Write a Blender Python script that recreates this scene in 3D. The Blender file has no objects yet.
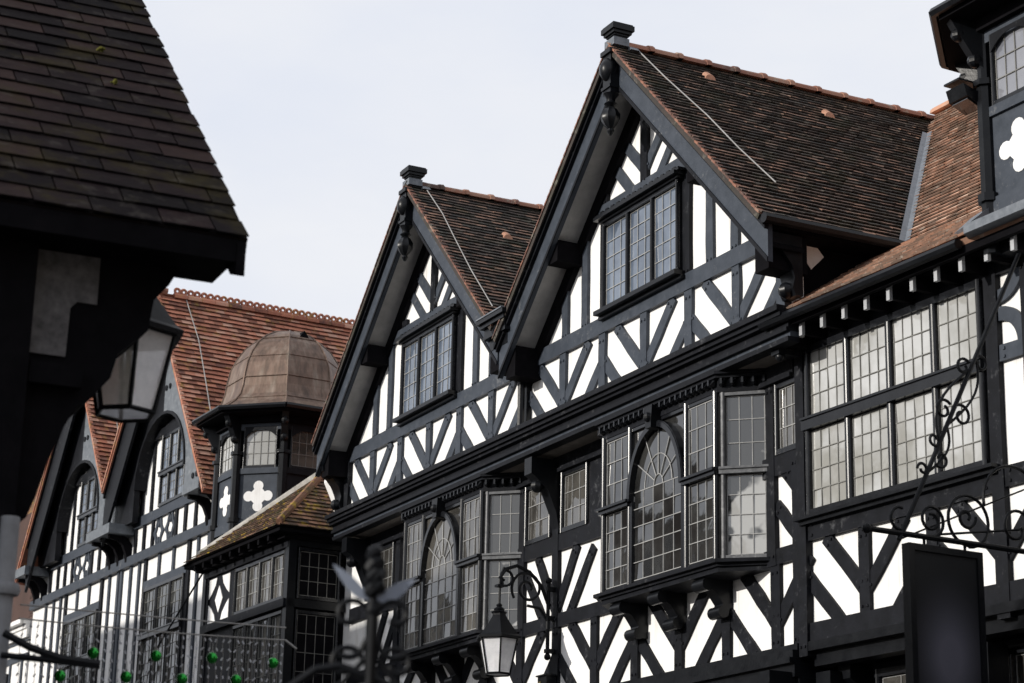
import bpy, bmesh, math, random
from mathutils import Vector, Matrix
random.seed(7)
sc = bpy.context.scene
COL = sc.collection
PI = math.pi
rad = math.radians

# ------------------------------------------------------------------ materials
def newmat(name):
    m = bpy.data.materials.new(name); m.use_nodes = True
    nt = m.node_tree; b = nt.nodes['Principled BSDF']
    return m, nt, b

def noise(nt, scale, detail=4, rough=.6, vec=None):
    n = nt.nodes.new('ShaderNodeTexNoise'); n.inputs['Scale'].default_value = scale
    n.inputs['Detail'].default_value = detail; n.inputs['Roughness'].default_value = rough
    if vec: nt.links.new(vec, n.inputs['Vector'])
    return n

def ramp(nt, fac, stops):
    r = nt.nodes.new('ShaderNodeValToRGB'); e = r.color_ramp.elements
    while len(e) < len(stops): e.new(.5)
    for k, (p, c) in enumerate(stops):
        e[k].position = p; e[k].color = (*c, 1)
    nt.links.new(fac, r.inputs['Fac']); return r

def objco(nt, sx=1, sy=1, sz=1):
    g = nt.nodes.new('ShaderNodeNewGeometry')
    mp = nt.nodes.new('ShaderNodeMapping'); mp.inputs['Scale'].default_value = (sx, sy, sz)
    nt.links.new(g.outputs['Position'], mp.inputs['Vector']); return mp.outputs['Vector']

def bump(nt, b, h, strength=.3, dist=.01):
    n = nt.nodes.new('ShaderNodeBump'); n.inputs['Strength'].default_value = strength
    n.inputs['Distance'].default_value = dist
    nt.links.new(h, n.inputs['Height']); nt.links.new(n.outputs['Normal'], b.inputs['Normal'])

def painted(name, c0, c1, rough=(.3, .6), spec=.5, sc_=6, bstr=.25, coat=0, wear=None, wlo=.64):
    m, nt, b = newmat(name)
    v = objco(nt)
    n = noise(nt, sc_, 6, .65, v)
    r = ramp(nt, n.outputs['Fac'], [(.3, c0), (.7, c1)])
    col = r.outputs['Color']
    if wear:      # scuffs where the paint has rubbed and chalked
        n4 = noise(nt, 9, 9, .78, v); n5 = noise(nt, 1.3, 3, .6, v)
        mm = nt.nodes.new('ShaderNodeMath'); mm.operation = 'MULTIPLY_ADD'; mm.inputs[1].default_value = .35
        nt.links.new(n5.outputs['Fac'], mm.inputs[0]); nt.links.new(n4.outputs['Fac'], mm.inputs[2])
        rr = ramp(nt, mm.outputs[0], [(wlo+.12, (0, 0, 0)), (wlo+.24, (1, 1, 1))])
        mxx = nt.nodes.new('ShaderNodeMixRGB'); mxx.inputs['Color2'].default_value = (*wear, 1)
        nt.links.new(rr.outputs['Color'], mxx.inputs['Fac']); nt.links.new(col, mxx.inputs['Color1']); col = mxx.outputs['Color']
    nt.links.new(col, b.inputs['Base Color'])
    n2 = noise(nt, 30, 3, .6, v)
    mr = nt.nodes.new('ShaderNodeMapRange'); mr.inputs['To Min'].default_value = rough[0]; mr.inputs['To Max'].default_value = rough[1]
    nt.links.new(n.outputs['Fac'], mr.inputs['Value']); nt.links.new(mr.outputs['Result'], b.inputs['Roughness'])
    b.inputs['Specular IOR Level'].default_value = spec
    b.inputs['Coat Weight'].default_value = coat; b.inputs['Coat Roughness'].default_value = .2
    bump(nt, b, n2.outputs['Fac'], bstr, .006)
    return m

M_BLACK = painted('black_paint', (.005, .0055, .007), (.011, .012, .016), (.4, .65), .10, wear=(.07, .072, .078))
M_GLOSS = painted('glossy_black_paint', (.004, .0045, .006), (.008, .009, .011), (.22, .42), .2)
M_FRAME = painted('gloss_frame_paint', (.006, .0065, .008), (.012, .013, .016), (.16, .28), .38, bstr=.02)
M_SLATEBLUE = painted('slate_blue_dark_paint', (.028, .035, .047), (.052, .061, .078), (.4, .65), .2, wear=(.12, .125, .135))  # slate tone that also stands in for sunlit black paint; scuffs are wear
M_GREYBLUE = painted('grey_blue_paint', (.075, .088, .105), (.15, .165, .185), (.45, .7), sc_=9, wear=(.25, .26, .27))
M_SHEENFRAME = painted('sun_sheen_frame_paint', (.065, .067, .072), (.16, .163, .17), (.25, .45), .5, 12, wear=(.30, .30, .30), wlo=.62)  # grey tone puts the sun's gloss on the right-hand bay frames into colour
M_GREYPAINT = painted('light_grey_paint', (.30, .31, .33), (.42, .43, .45), (.45, .7))
M_MOSS = painted('yellow_green_moss', (.06, .065, .012), (.14, .13, .03), (.9, 1), .1, 40)
M_GREYPIPE = painted('dull_grey_pipe', (.16, .165, .18), (.24, .25, .27), (.5, .7), .2)
M_LEAF = painted('lit_leaf_paint', (.13, .155, .21), (.26, .29, .36), (.4, .6))  # pale tone puts the light falling on the leaves into their colour
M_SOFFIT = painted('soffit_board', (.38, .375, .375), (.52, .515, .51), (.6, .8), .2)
M_SOFFIT_DARK = painted('grey_brown_soffit', (.15, .135, .125), (.24, .22, .20), (.7, .9), .1)  # darker grey-brown boards for the jetty soffit
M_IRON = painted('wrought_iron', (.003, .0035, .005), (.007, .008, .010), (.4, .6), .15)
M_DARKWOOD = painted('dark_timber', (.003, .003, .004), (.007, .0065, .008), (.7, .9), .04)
M_GREYPLASTER = painted('mottled_grey_plaster', (.06, .058, .06), (.15, .145, .15), (.8, .95), .2, 14)  # dark grey plaster, mottled at random
M_LEADSHEET = painted('lead_flashing', (.07, .083, .10), (.16, .175, .20), (.4, .6), sc_=10)
M_LEADSHEET_PALE = painted('pale_mortar_flashing', (.30, .29, .27), (.5, .49, .46), (.8, .95), .2, sc_=10)
M_CAME = painted('lead_came', (.24, .24, .24), (.38, .38, .37), (.4, .6))
M_CAME_DARK = painted('dark_lead_came', (.12, .12, .11), (.2, .195, .185), (.5, .7))
M_CREAM = painted('cream_render', (.42, .39, .33), (.58, .54, .46), (.8, .95), .2, 2)
M_STONE = painted('pavement_stone', (.18, .17, .16), (.3, .28, .26), (.8, .95), .2, 3)
M_ASPHALT = painted('road_setts', (.04, .04, .042), (.08, .078, .075), (.75, .95), .3, 5)
M_GILT = painted('brass_plate', (.35, .26, .08), (.5, .38, .14), (.3, .5))
M_CABLE = painted('pale_cable', (.24, .235, .23), (.36, .355, .35), (.6, .8))
M_WIRE = painted('dark_wire', (.05, .05, .055), (.08, .08, .085), (.5, .7))
M_CLAY = painted('vent_clay', (.34, .17, .11), (.46, .26, .18), (.8, .9), .2)

def plaster():
    m, nt, b = newmat('white_lime_plaster')
    v = objco(nt); n = noise(nt, 3, 6, .65, v)
    r = ramp(nt, n.outputs['Fac'], [(.3, (.74, .73, .72)), (.55, (.82, .815, .81))])
    v2 = objco(nt, 9, 9, .7); s = noise(nt, 1.6, 5, .6, v2)
    r2 = ramp(nt, s.outputs['Fac'], [(.54, (1, 1, 1)), (.75, (.74, .72, .69))])
    mx = nt.nodes.new('ShaderNodeMixRGB'); mx.blend_type = 'MULTIPLY'; mx.inputs['Fac'].default_value = .8
    nt.links.new(r.outputs['Color'], mx.inputs['Color1']); nt.links.new(r2.outputs['Color'], mx.inputs['Color2'])
    nt.links.new(mx.outputs['Color'], b.inputs['Base Color'])
    b.inputs['Roughness'].default_value = .85; b.inputs['Specular IOR Level'].default_value = .25
    bump(nt, b, noise(nt, 18, 4, .6, v).outputs['Fac'], .25, .01)
    return m
M_WHITE = plaster()

def tiles(name, cols, lichen=None, lfac=.0, moss=None, mfac=0, patch=.5, spec=.3):
    """clay tiles: a random tint per tile, patches of weathering, spots of lichen and moss"""
    m, nt, b = newmat(name)
    at = nt.nodes.new('ShaderNodeAttribute'); at.attribute_name = 'tint'
    v = objco(nt)
    n = noise(nt, 1.1, 4, .6, v); n3 = noise(nt, 14, 3, .6, v)
    a = nt.nodes.new('ShaderNodeMath'); a.operation = 'MULTIPLY'; a.inputs[1].default_value = 1 - patch
    nt.links.new(at.outputs['Fac'], a.inputs[0])
    c = nt.nodes.new('ShaderNodeMath'); c.operation = 'MULTIPLY_ADD'; c.inputs[1].default_value = patch
    nt.links.new(n.outputs['Fac'], c.inputs[0]); nt.links.new(a.outputs[0], c.inputs[2])
    d = nt.nodes.new('ShaderNodeMath'); d.operation = 'MULTIPLY_ADD'; d.inputs[1].default_value = .25
    nt.links.new(n3.outputs['Fac'], d.inputs[0]); nt.links.new(c.outputs[0], d.inputs[2])
    k = len(cols)
    r = ramp(nt, d.outputs[0], [(.28 + .62 * i / (k - 1), cc) for i, cc in enumerate(cols)])
    out = r.outputs['Color']
    def over(out, col, scale, lo, hi, fac):
        s = noise(nt, scale, 6, .7, v)
        rr = ramp(nt, s.outputs['Fac'], [(lo, (0, 0, 0)), (hi, (fac, fac, fac))])
        mx = nt.nodes.new('ShaderNodeMixRGB'); mx.inputs['Color2'].default_value = (*col, 1)
        nt.links.new(rr.outputs['Color'], mx.inputs['Fac']); nt.links.new(out, mx.inputs['Color1'])
        return mx.outputs['Color']
    if moss: out = over(out, moss, 2.3, .5, .66, mfac)
    if lichen: out = over(out, lichen, 5.5, .56, .66, lfac)
    nt.links.new(out, b.inputs['Base Color'])
    b.inputs['Roughness'].default_value = .82; b.inputs['Specular IOR Level'].default_value = spec
    bump(nt, b, n3.outputs['Fac'], .4, .012)
    return m
T_BROWN = tiles('dark_clay_tiles', [(.026, .023, .021), (.044, .036, .032), (.070, .049, .041), (.105, .068, .054), (.24, .14, .10)], (.25, .24, .20), .35, (.030, .034, .018), .7, .35)
T_ORANGE = tiles('orange_clay_tiles', [(.12, .08, .06), (.28, .15, .10), (.42, .22, .145), (.52, .29, .195), (.58, .40, .30)], (.42, .38, .33), .5, (.17, .13, .10), .5, .35)
T_RED = tiles('red_clay_tiles', [(.10, .045, .035), (.25, .095, .06), (.38, .145, .09), (.44, .18, .115), (.46, .26, .19)], (.38, .25, .05), .5, (.18, .12, .09), .35, .35)
T_MOSS = tiles('mossy_clay_tiles', [(.06, .04, .03), (.13, .07, .045), (.20, .10, .06), (.30, .16, .10)], (.42, .29, .03), .95, (.055, .06, .022), .9, .3)
T_RIDGE = tiles('ridge_clay', [(.07, .045, .038), (.17, .08, .06), (.26, .12, .08), (.30, .17, .12)], (.28, .27, .22), .6)
T_SLATE = tiles('old_slates', [(.004, .0035, .004), (.008, .006, .007), (.015, .010, .011), (.030, .019, .018)], (.06, .054, .048), .35, (.026, .021, .008), .75, .45, spec=.04)
T_BRICK = tiles('brick_masonry', [(.03, .018, .015), (.05, .028, .022), (.07, .038, .03), (.10, .06, .05)])

def copper():
    m, nt, b = newmat('weathered_copper')
    v = objco(nt, 3, 3, .9); n = noise(nt, 1.5, 6, .65, v)
    r = ramp(nt, n.outputs['Fac'], [(.25, (.075, .053, .045)), (.5, (.17, .112, .085)), (.75, (.28, .225, .185))])
    v2 = objco(nt, 14, 14, .8); s = noise(nt, 1.2, 4, .6, v2)
    r2 = ramp(nt, s.outputs['Fac'], [(.42, (1, 1, 1)), (.72, (.5, .53, .5))])
    mx = nt.nodes.new('ShaderNodeMixRGB'); mx.blend_type = 'MULTIPLY'; mx.inputs['Fac'].default_value = .8
    nt.links.new(r.outputs['Color'], mx.inputs['Color1']); nt.links.new(r2.outputs['Color'], mx.inputs['Color2'])
    nt.links.new(mx.outputs['Color'], b.inputs['Base Color'])
    b.inputs['Metallic'].default_value = .45; b.inputs['Roughness'].default_value = .55
    bump(nt, b, n.outputs['Fac'], .25, .02)
    return m
M_COPPER = copper()

def glass(name, c0, c1, scale=1.5, spec=1.0, rough=.04, lo=.4, hi=.6):
    m, nt, b = newmat(name)
    v = objco(nt); n = noise(nt, scale, 4, .6, v)
    r = ramp(nt, n.outputs['Fac'], [(lo, c0), (hi, c1)])
    nt.links.new(r.outputs['Color'], b.inputs['Base Color'])
    b.inputs['Roughness'].default_value = rough; b.inputs['Specular IOR Level'].default_value = spec
    b.inputs['IOR'].default_value = 1.6
    bump(nt, b, noise(nt, 5, 2, .5, v).outputs['Fac'], .12, .01)
    return m
G_DARK = glass('leaded_glass_over_dark_room', (.012, .012, .012), (.035, .035, .034))
G_WARM = glass('leaded_glass_over_grey_blind', (.035, .033, .030), (.085, .080, .072))
G_BLUE = glass('leaded_glass_sky', (.07, .09, .125), (.12, .15, .20))  # blue base colour holds the sky's reflection
G_SKYPANE = glass('leaded_glass_bright_sky', (.13, .16, .21), (.27, .31, .38), 1.2, 1.0, .05)  # pale blue base colour paints in a bright sky reflection
G_VIOLET = glass('leaded_glass_grey_dusk', (.15, .155, .18), (.23, .235, .26), 1.2, 1.0, .06)
G_CURTAIN = glass('leaded_glass_over_net_curtain', (.30, .298, .28), (.47, .475, .475), 1.1, 1.0, .06)
G_PATCH = glass('leaded_glass_half_blind', (.035, .036, .037), (.40, .40, .39), .9, 1.0, .05, .50, .53)
G_SHADE = glass('leaded_glass_deep_shade', (.022, .024, .024), (.05, .052, .05), spec=.9)
def lampglass():
    m, nt, b = newmat('lantern_glass')
    b.inputs['Base Color'].default_value = (.75, .78, .82, 1); b.inputs['Roughness'].default_value = .35
    b.inputs['Transmission Weight'].default_value = .3; b.inputs['IOR'].default_value = 1.05
    v = objco(nt); n = noise(nt, 12, 5, .7, v)
    r = ramp(nt, n.outputs['Fac'], [(.3, (.78, .79, .82)), (.65, (.97, .97, 1.0))]); nt.links.new(r.outputs['Color'], b.inputs['Base Color'])
    return m
M_LAMPGLASS = lampglass()
def plain(name, c, rough=.5, metal=0, spec=.5):
    m, nt, b = newmat(name); b.inputs['Base Color'].default_value = (*c, 1)
    b.inputs['Roughness'].default_value = rough; b.inputs['Metallic'].default_value = metal; b.inputs['Specular IOR Level'].default_value = spec
    return m
M_BAUBLE = plain('green_foil', (.02, .30, .04), .22, .75)
M_BULB = plain('clear_bulb', (.6, .62, .68), .3)
M_BULBLAMP = plain('frosted_lamp', (.75, .66, .5), .4)
def signface():
    """printed board, its lower half faded to a bluish grey bloom"""
    m, nt, b = newmat('sign_face')
    tc = nt.nodes.new('ShaderNodeTexCoord'); mp = nt.nodes.new('ShaderNodeMapping')
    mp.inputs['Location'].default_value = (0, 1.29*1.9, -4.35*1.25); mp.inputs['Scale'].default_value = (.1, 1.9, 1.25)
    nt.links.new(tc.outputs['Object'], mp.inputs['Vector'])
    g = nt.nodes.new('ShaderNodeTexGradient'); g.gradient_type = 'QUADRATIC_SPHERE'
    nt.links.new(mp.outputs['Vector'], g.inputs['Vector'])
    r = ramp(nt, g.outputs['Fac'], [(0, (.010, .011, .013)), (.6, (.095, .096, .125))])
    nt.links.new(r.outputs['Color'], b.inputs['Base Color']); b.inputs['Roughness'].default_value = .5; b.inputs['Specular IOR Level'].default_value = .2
    return m
M_SIGN = signface()
M_SIGNOVAL = painted('sign_faded_oval', (.032, .032, .042), (.05, .05, .062), (.45, .6))

# ------------------------------------------------------------------ mesh builder
def T0(p): return (p[0], -p[1], p[2])           # (along wall, out from wall, height) -> local xyz

def face_T(A, B, base=T0):
    du, do = B[0]-A[0], B[1]-A[1]; l = math.hypot(du, do); du /= l; do /= l
    def f(p): return base((A[0]+du*p[0]-do*p[1], A[1]+do*p[0]+du*p[1], p[2]))
    f.length = l
    return f

class MB:
    def __init__(s, T=T0): s.v = []; s.f = []; s.m = []; s.t = []; s.T = T
    def add(s, vs, fs, mi=0, tint=.5):
        o = len(s.v); s.v += [s.T(p) for p in vs]
        for f in fs: s.f.append([i+o for i in f]); s.m.append(mi); s.t.append(tint)
    def box(s, u0, u1, o0, o1, z0, z1, mi=0, tint=.5):
        vs = [(u0, o0, z0), (u1, o0, z0), (u1, o1, z0), (u0, o1, z0), (u0, o0, z1), (u1, o0, z1), (u1, o1, z1), (u0, o1, z1)]
        s.add(vs, [(0, 1, 2, 3), (4, 5, 6, 7), (0, 1, 5, 4), (1, 2, 6, 5), (2, 3, 7, 6), (3, 0, 4, 7)], mi, tint)
    def ext(s, A, B, mi=0, tint=.5):
        n = len(A)
        s.add(A+B, [list(range(n)), list(range(n, 2*n))]+[(i, (i+1) % n, (i+1) % n+n, i+n) for i in range(n)], mi, tint)
    def prism(s, poly, o0, o1, mi=0):            # outline in the wall plane
        s.ext([(u, o0, z) for u, z in poly], [(u, o1, z) for u, z in poly], mi)
    def prism_oz(s, poly, u0, u1, mi=0):         # outline seen from the side
        s.ext([(u0, o, z) for o, z in poly], [(u1, o, z) for o, z in poly], mi)
    def prism_uo(s, poly, z0, z1, mi=0):         # plan outline
        s.ext([(u, o, z0) for u, o in poly], [(u, o, z1) for u, o in poly], mi)
    def beam(s, p, q, w, o0, o1, jit=.008, pegs=True, n=4):
        """timber lying in the wall plane, edges hewn a little unevenly"""
        du, dz = q[0]-p[0], q[1]-p[1]; l = math.hypot(du, dz); du /= l; dz /= l
        a, b = [], []
        for i in range(n+1):
            t = l*i/n
            ja, jb = random.uniform(-jit, jit), random.uniform(-jit, jit)
            a.append((p[0]+du*t-dz*(w/2+ja), p[1]+dz*t+du*(w/2+ja)))
            b.append((p[0]+du*t+dz*(w/2+jb), p[1]+dz*t-du*(w/2+jb)))
        s.prism(a+b[::-1], o0, o1+random.uniform(0, .003))
        if pegs:
            for t in (.1, l-.1):
                for k in (-.25, .25):
                    u = p[0]+du*t-dz*w*k; z = p[1]+dz*t+du*w*k
                    s.box(u-.013, u+.013, o1, o1+.016, z-.013, z+.013)
    def tube(s, pts, r, n=6, mi=0, closed=False):
        P = [Vector(p) for p in pts]; k = len(P); rings = []
        up = None
        for i in range(k):
            a = P[i-1] if i else P[0]; b = P[min(i+1, k-1)]
            d = (b-a)
            if d.length < 1e-9: d = Vector((0, 0, 1))
            d.normalize()
            if up is None:
                up = Vector((0, 0, 1)) if abs(d.z) < .9 else Vector((1, 0, 0))
            x = d.cross(up)
            if x.length < 1e-6: x = d.cross(Vector((1, .3, 0)))
            x.normalize(); y = x.cross(d); y.normalize(); up = y
            rr = r[i] if isinstance(r, (list, tuple)) else r
            rings.append([tuple(P[i]+x*rr*math.cos(2*PI*j/n)+y*rr*math.sin(2*PI*j/n)) for j in range(n)])
        vs = [p for q in rings for p in q]; fs = []
        for i in range(k-1):
            for j in range(n): fs.append((i*n+j, i*n+(j+1) % n, (i+1)*n+(j+1) % n, (i+1)*n+j))
        fs += [list(range(n)), list(range((k-1)*n, k*n))]
        s.add(vs, fs, mi)
    def lathe(s, c, prof, n=12, mi=0, rot=0, flute=0):
        vs = []; fs = []; k = len(prof)
        for r, z in prof:
            for j in range(n):
                a = 2*PI*j/n+rot; rr = r*(1-flute*(j % 2))
                vs.append((c[0]+rr*math.cos(a), c[1]+rr*math.sin(a), c[2]+z))
        for i in range(k-1):
            for j in range(n): fs.append((i*n+j, i*n+(j+1) % n, (i+1)*n+(j+1) % n, (i+1)*n+j))
        fs += [list(range(n)), list(range((k-1)*n, k*n))]
        s.add(vs, fs, mi)
    def ball(s, c, r, n=10, mi=0, sz=1):
        s.lathe(c, [(r*math.sin(PI*(i+.02)/8.04), -r*sz*math.cos(PI*(i+.02)/8.04)) for i in range(9)], n, mi)
    def build(s, name, mats, parent=None, smooth=False, label=None):
        me = bpy.data.meshes.new(name); me.from_pydata(s.v, [], s.f); me.update()
        if not isinstance(mats, (list, tuple)): mats = [mats]
        for m in mats: me.materials.append(m)
        me.polygons.foreach_set('material_index', s.m)
        at = me.attributes.new('tint', 'FLOAT', 'FACE'); at.data.foreach_set('value', s.t)
        bm = bmesh.new(); bm.from_mesh(me); bmesh.ops.recalc_face_normals(bm, faces=bm.faces); bm.to_mesh(me); bm.free()
        if smooth:
            me.polygons.foreach_set('use_smooth', [True]*len(me.polygons))
            me.set_sharp_from_angle(angle=rad(38))
        ob = bpy.data.objects.new(name, me); COL.objects.link(ob)
        if parent: ob.parent = parent
        if label: ob['label'] = label
        return ob

def thing(name, label, cat, loc=(0, 0, 0), rz=0, group=None):
    o = bpy.data.objects.new(name, None); COL.objects.link(o); o.empty_display_size = .3
    o.location = loc; o.rotation_euler = (0, 0, rz); o['label'] = label; o['category'] = cat
    if group: o['group'] = group
    return o
def tag(o, label, cat, group=None):
    o['label'] = label; o['category'] = cat
    if group: o['group'] = group
    return o
def one(name, mats, parent, fn, T=T0, smooth=False, label=None):
    m = MB(T); fn(m); return m.build(name, mats, parent, smooth, label)

# ------------------------------------------------------------------ building blocks
def beam(parent, name, p, q, w, o0, o1, mat=M_BLACK, pegs=True, T=T0):
    m = MB(T); m.beam(p, q, w, o0, o1, pegs=pegs); return m.build(name, mat, parent)

def panes(m, u0, u1, z0, z1, o, cols, rows, lw=.009, tilt=.009, inside=None):
    """leaded light: every quarry its own slightly tilted face, lead cames in front"""
    du = (u1-u0)/cols; dz = (z1-z0)/rows
    for i in range(cols):
        for j in range(rows):
            a, b = random.gauss(0, tilt), random.gauss(0, tilt)
            x0, x1, y0, y1 = u0+i*du, u0+(i+1)*du, z0+j*dz, z0+(j+1)*dz
            m.add([(x0, o-a*du-b*dz, y0), (x1, o+a*du-b*dz, y0), (x1, o+a*du+b*dz, y1), (x0, o-a*du+b*dz, y1)], [(0, 1, 2, 3)], 0)
    m.box(u0, u1, o-.03, o-.02, z0, z1, 0)
    for i in range(1, cols):
        x = u0+i*du; m.box(x-lw/2, x+lw/2, o-.004, o+.010, z0, z1, 1)
    for j in range(1, rows):
        y = z0+j*dz; m.box(u0, u1, o-.004, o+.012, y-lw/2, y+lw/2, 1)
    for x0, x1, y0, y1 in ((u0, u0+lw, z0, z1), (u1-lw, u1, z0, z1), (u0, u1, z0, z0+lw), (u0, u1, z1-lw, z1)):
        m.box(x0, x1, o-.004, o+.008, y0, y1, 1)

def mull(m, u, w, o0, o1, z0, z1):
    """upright bar with a rounded nose"""
    d = o1-o0; h = w/2; n = 12; b = o0+d*.45
    m.prism_uo([(u-h, o0), (u+h, o0)]+[(u+h*math.cos(PI*i/n), b+(o1-b)*math.sin(PI*i/n)) for i in range(n+1)], z0, z1)

def window(parent, u0, u1, z0, z1, o, lights, rows, cols=3, qrows=3, fw=.055, mw=.06, tb=.07, depth=.09,
           gmat=G_DARK, lmat=M_CAME, fmat=M_FRAME, T=T0, name='window', tilt=.005):
    """lights side by side, rows = list of (z0,z1) fractions split by transoms"""
    f = MB(T)
    f.box(u0, u1, o, o+depth, z0, z0+fw); f.box(u0, u1, o, o+depth, z1-fw, z1)
    mull(f, u0+fw/2, fw, o, o+depth+.012, z0, z1); mull(f, u1-fw/2, fw, o, o+depth+.012, z0, z1)
    iu0, iu1, iz0, iz1 = u0+fw, u1-fw, z0+fw, z1-fw
    lw_ = (iu1-iu0-mw*(lights-1))/lights
    xs = [(iu0+i*(lw_+mw), iu0+i*(lw_+mw)+lw_) for i in range(lights)]
    for i in range(lights-1): mull(f, xs[i][1]+mw/2, mw, o, o+depth+.01, iz0, iz1)
    if not rows: rows = [(iz0, iz1, qrows)]
    for i in range(len(rows)-1):
        a, b = rows[i][1], rows[i+1][0]
        f.box(u0-.01, u1+.01, o, o+depth+.035, a, b)
        f.box(u0-.01, u1+.01, o, o+depth+.055, b-.03, b-.005)
    w = f.build(name, fmat, parent)
    p = MB(T)
    for a, b in xs:
        for r in rows:
            # inner sash strip
            panes(p, a+.006, b-.006, r[0]+.008, r[1]-.008, o+max(.015, depth-.05), cols, r[2], tilt=tilt)
    p.build('pane', [gmat, lmat], w)
    return w

def chevrons(parent, us, z0, z1, o0, zt=None, kind0='V', w=.16, reach=.66, skip=(), ends=(1, 1), mat=M_BLACK, mat2=None):
    """studs with braces meeting in a V at one and spreading from the next"""
    rmat = mat2 or mat
    for i, u in enumerate(us):
        if i not in skip: beam(parent, 'stud', (u, z0), (u, z1), w, o0-.02, o0+.045, mat)
        v = (kind0 == 'V') == (i % 2 == 0)
        for sgn in (-1, 1):
            if (i == 0 and sgn < 0 and not ends[0]) or (i == len(us)-1 and sgn > 0 and not ends[1]): continue
            if v: beam(parent, 'brace', (u, z1-.02-reach-.02), (u+sgn*(reach+.02), z1), w*.95, o0-.02, o0+.036, rmat)
            else:
                zt_ = z0+(z1-z0)*.62
                d = zt_-z0+.06
                beam(parent, 'brace', (u, zt_), (u+sgn*d, zt_-d), w*.95, o0-.02, o0+.032, rmat)

def tile_slope(name, parent, T, org, along, up, L, S, gauge, tw, mat, thick=.02, flip=1, keep=None, jit=1.0, slab=True, tail=-.35, wvar=0, gap=.004):
    along = Vector(along).normalized(); up = Vector(up).normalized(); nrm = along.cross(up); nrm.normalize()
    if nrm.z < 0: nrm = -nrm
    org = Vector(org); m = MB(T)
    rows = int(round(S/gauge)); cols = int(math.ceil(L/tw))+1
    for r in range(rows):
        off = (.5 if r % 2 else 0)*tw+random.uniform(-.01, .01)
        rowj = random.uniform(-.004, .004)*jit
        js = [random.uniform(-wvar, wvar)*tw for _ in range(cols+1)]
        for k in range(cols):
            a0 = max(0, k*tw-off+js[k]); a1 = min(L, (k+1)*tw-off-gap+js[k+1])
            if a1-a0 < .02: continue
            s0 = r*gauge+random.uniform(-.006, .006)*jit+rowj; s1 = (r+1)*gauge+.01
            if keep and not keep((a0+a1)/2, (s0+s1)/2): continue
            h = thick*1.55+random.uniform(0, .007)*jit; h2 = thick*.35
            tl = random.uniform(-.004, .004)*jit
            q = [org+along*a0+up*s0+nrm*(h+tl), org+along*a1+up*s0+nrm*(h-tl), org+along*a1+up*s1+nrm*h2, org+along*a0+up*s1+nrm*h2,
                 org+along*a0+up*s0, org+along*a1+up*s0, org+along*a1+up*s1-nrm*.004, org+along*a0+up*s1-nrm*.004]
            t_ = random.random(); g_ = nrm*(h*.45)
            q[4] = q[0]-g_-up*.004; q[5] = q[1]-g_-up*.004
            m.add([tuple(x) for x in q], [(0, 1, 2, 3), (5, 6, 2, 1), (7, 4, 0, 3), (4, 5, 6, 7)], 0, t_)
            m.add([tuple(x) for x in (q[4], q[5], q[1], q[0])], [(0, 1, 2, 3)], 0, t_*.3+tail)  # tail tinted darker: weathered edge plus the shadow line under each course
    if slab:
        q = [org, org+along*L, org+along*L+up*S, org+up*S]
        A = [tuple(x-nrm*.01) for x in q]; B = [tuple(x-nrm*.07) for x in q]
        m.ext(A, B, 0, .2)
    return m.build(name, mat, parent)

def ridge_tiles(parent, T, p, q, mat, r=.11, step=.42, name='ridge_tile_run'):
    m = MB(T); p = Vector(p); q = Vector(q); d = q-p; L = d.length; d.normalize(); n = int(L/step)
    side = Vector((d.y, -d.x, 0)); side.normalize(); up = Vector((0, 0, 1))
    for i in range(n):
        a = p+d*(i*step); b = p+d*((i+1)*step+.02); t = random.random()
        for k, (ra, c0, c1) in enumerate(((r, a, b), (r+.022, b-d*.07, b))):
            A = [tuple(c0+side*ra*math.cos(x)+up*(ra*math.sin(x)*.85-.06)) for x in [PI*j/6 for j in range(7)]]
            B = [tuple(c1+side*(ra+.006)*math.cos(x)+up*((ra+.006)*math.sin(x)*.85-.06)) for x in [PI*j/6 for j in range(7)]]
            m.ext(A, B, 0, t)
    return m.build(name, mat, parent)

def spiral(c, r0, r1, a0, a1, n=22):
    """points of a scroll in a plane: (x, z)"""
    return [(c[0]+(r0+(r1-r0)*i/n)*math.cos(a0+(a1-a0)*i/n), c[1]+(r0+(r1-r0)*i/n)*math.sin(a0+(a1-a0)*i/n)) for i in range(n+1)]

# ------------------------------------------------------------------ frames of reference
P_MAIN = (2.29890035, 24.0, 0)
def wall_frame(ang): return rad(ang)-PI/2
def world(P, ang, u, o, z):
    a = rad(ang); return (P[0]+u*math.sin(a)-o*math.cos(a), P[1]-u*math.cos(a)-o*math.sin(a), z)
A_MAIN, A_SIDE = 26.5, 29.0
P_RIGHT = world(P_MAIN, A_MAIN, 1.93, 0, 0)
P_LEFT = world(P_MAIN, A_MAIN, -10.3, 0, 0)

# ================================================================== 1. the gabled building
B = thing('half_timbered_building', 'half timbered building with two big gables, brown tiled roofs and two bay windows', 'building', P_MAIN, wall_frame(A_MAIN))
J = .35                      # jetty of the attic wall over the floor below
C1, C2 = -.82, -7.03         # gable centres
SL = .985
def gz(c): return 12.78 if c == C1 else 12.98

one('lower_wall', M_WHITE, B, lambda m: m.box(-10.75, 1.93, -.2, 0, 5.0, 8.2))
one('rear_wall', M_CREAM, B, lambda m: (m.box(-10.75, 1.9, -8.4, -8.2, 0, 8.6), m.box(-10.75, -10.55, -8.2, -.2, 0, 8.6), m.box(1.7, 1.9, -8.2, -2.4, 0, 8.6)))
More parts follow.
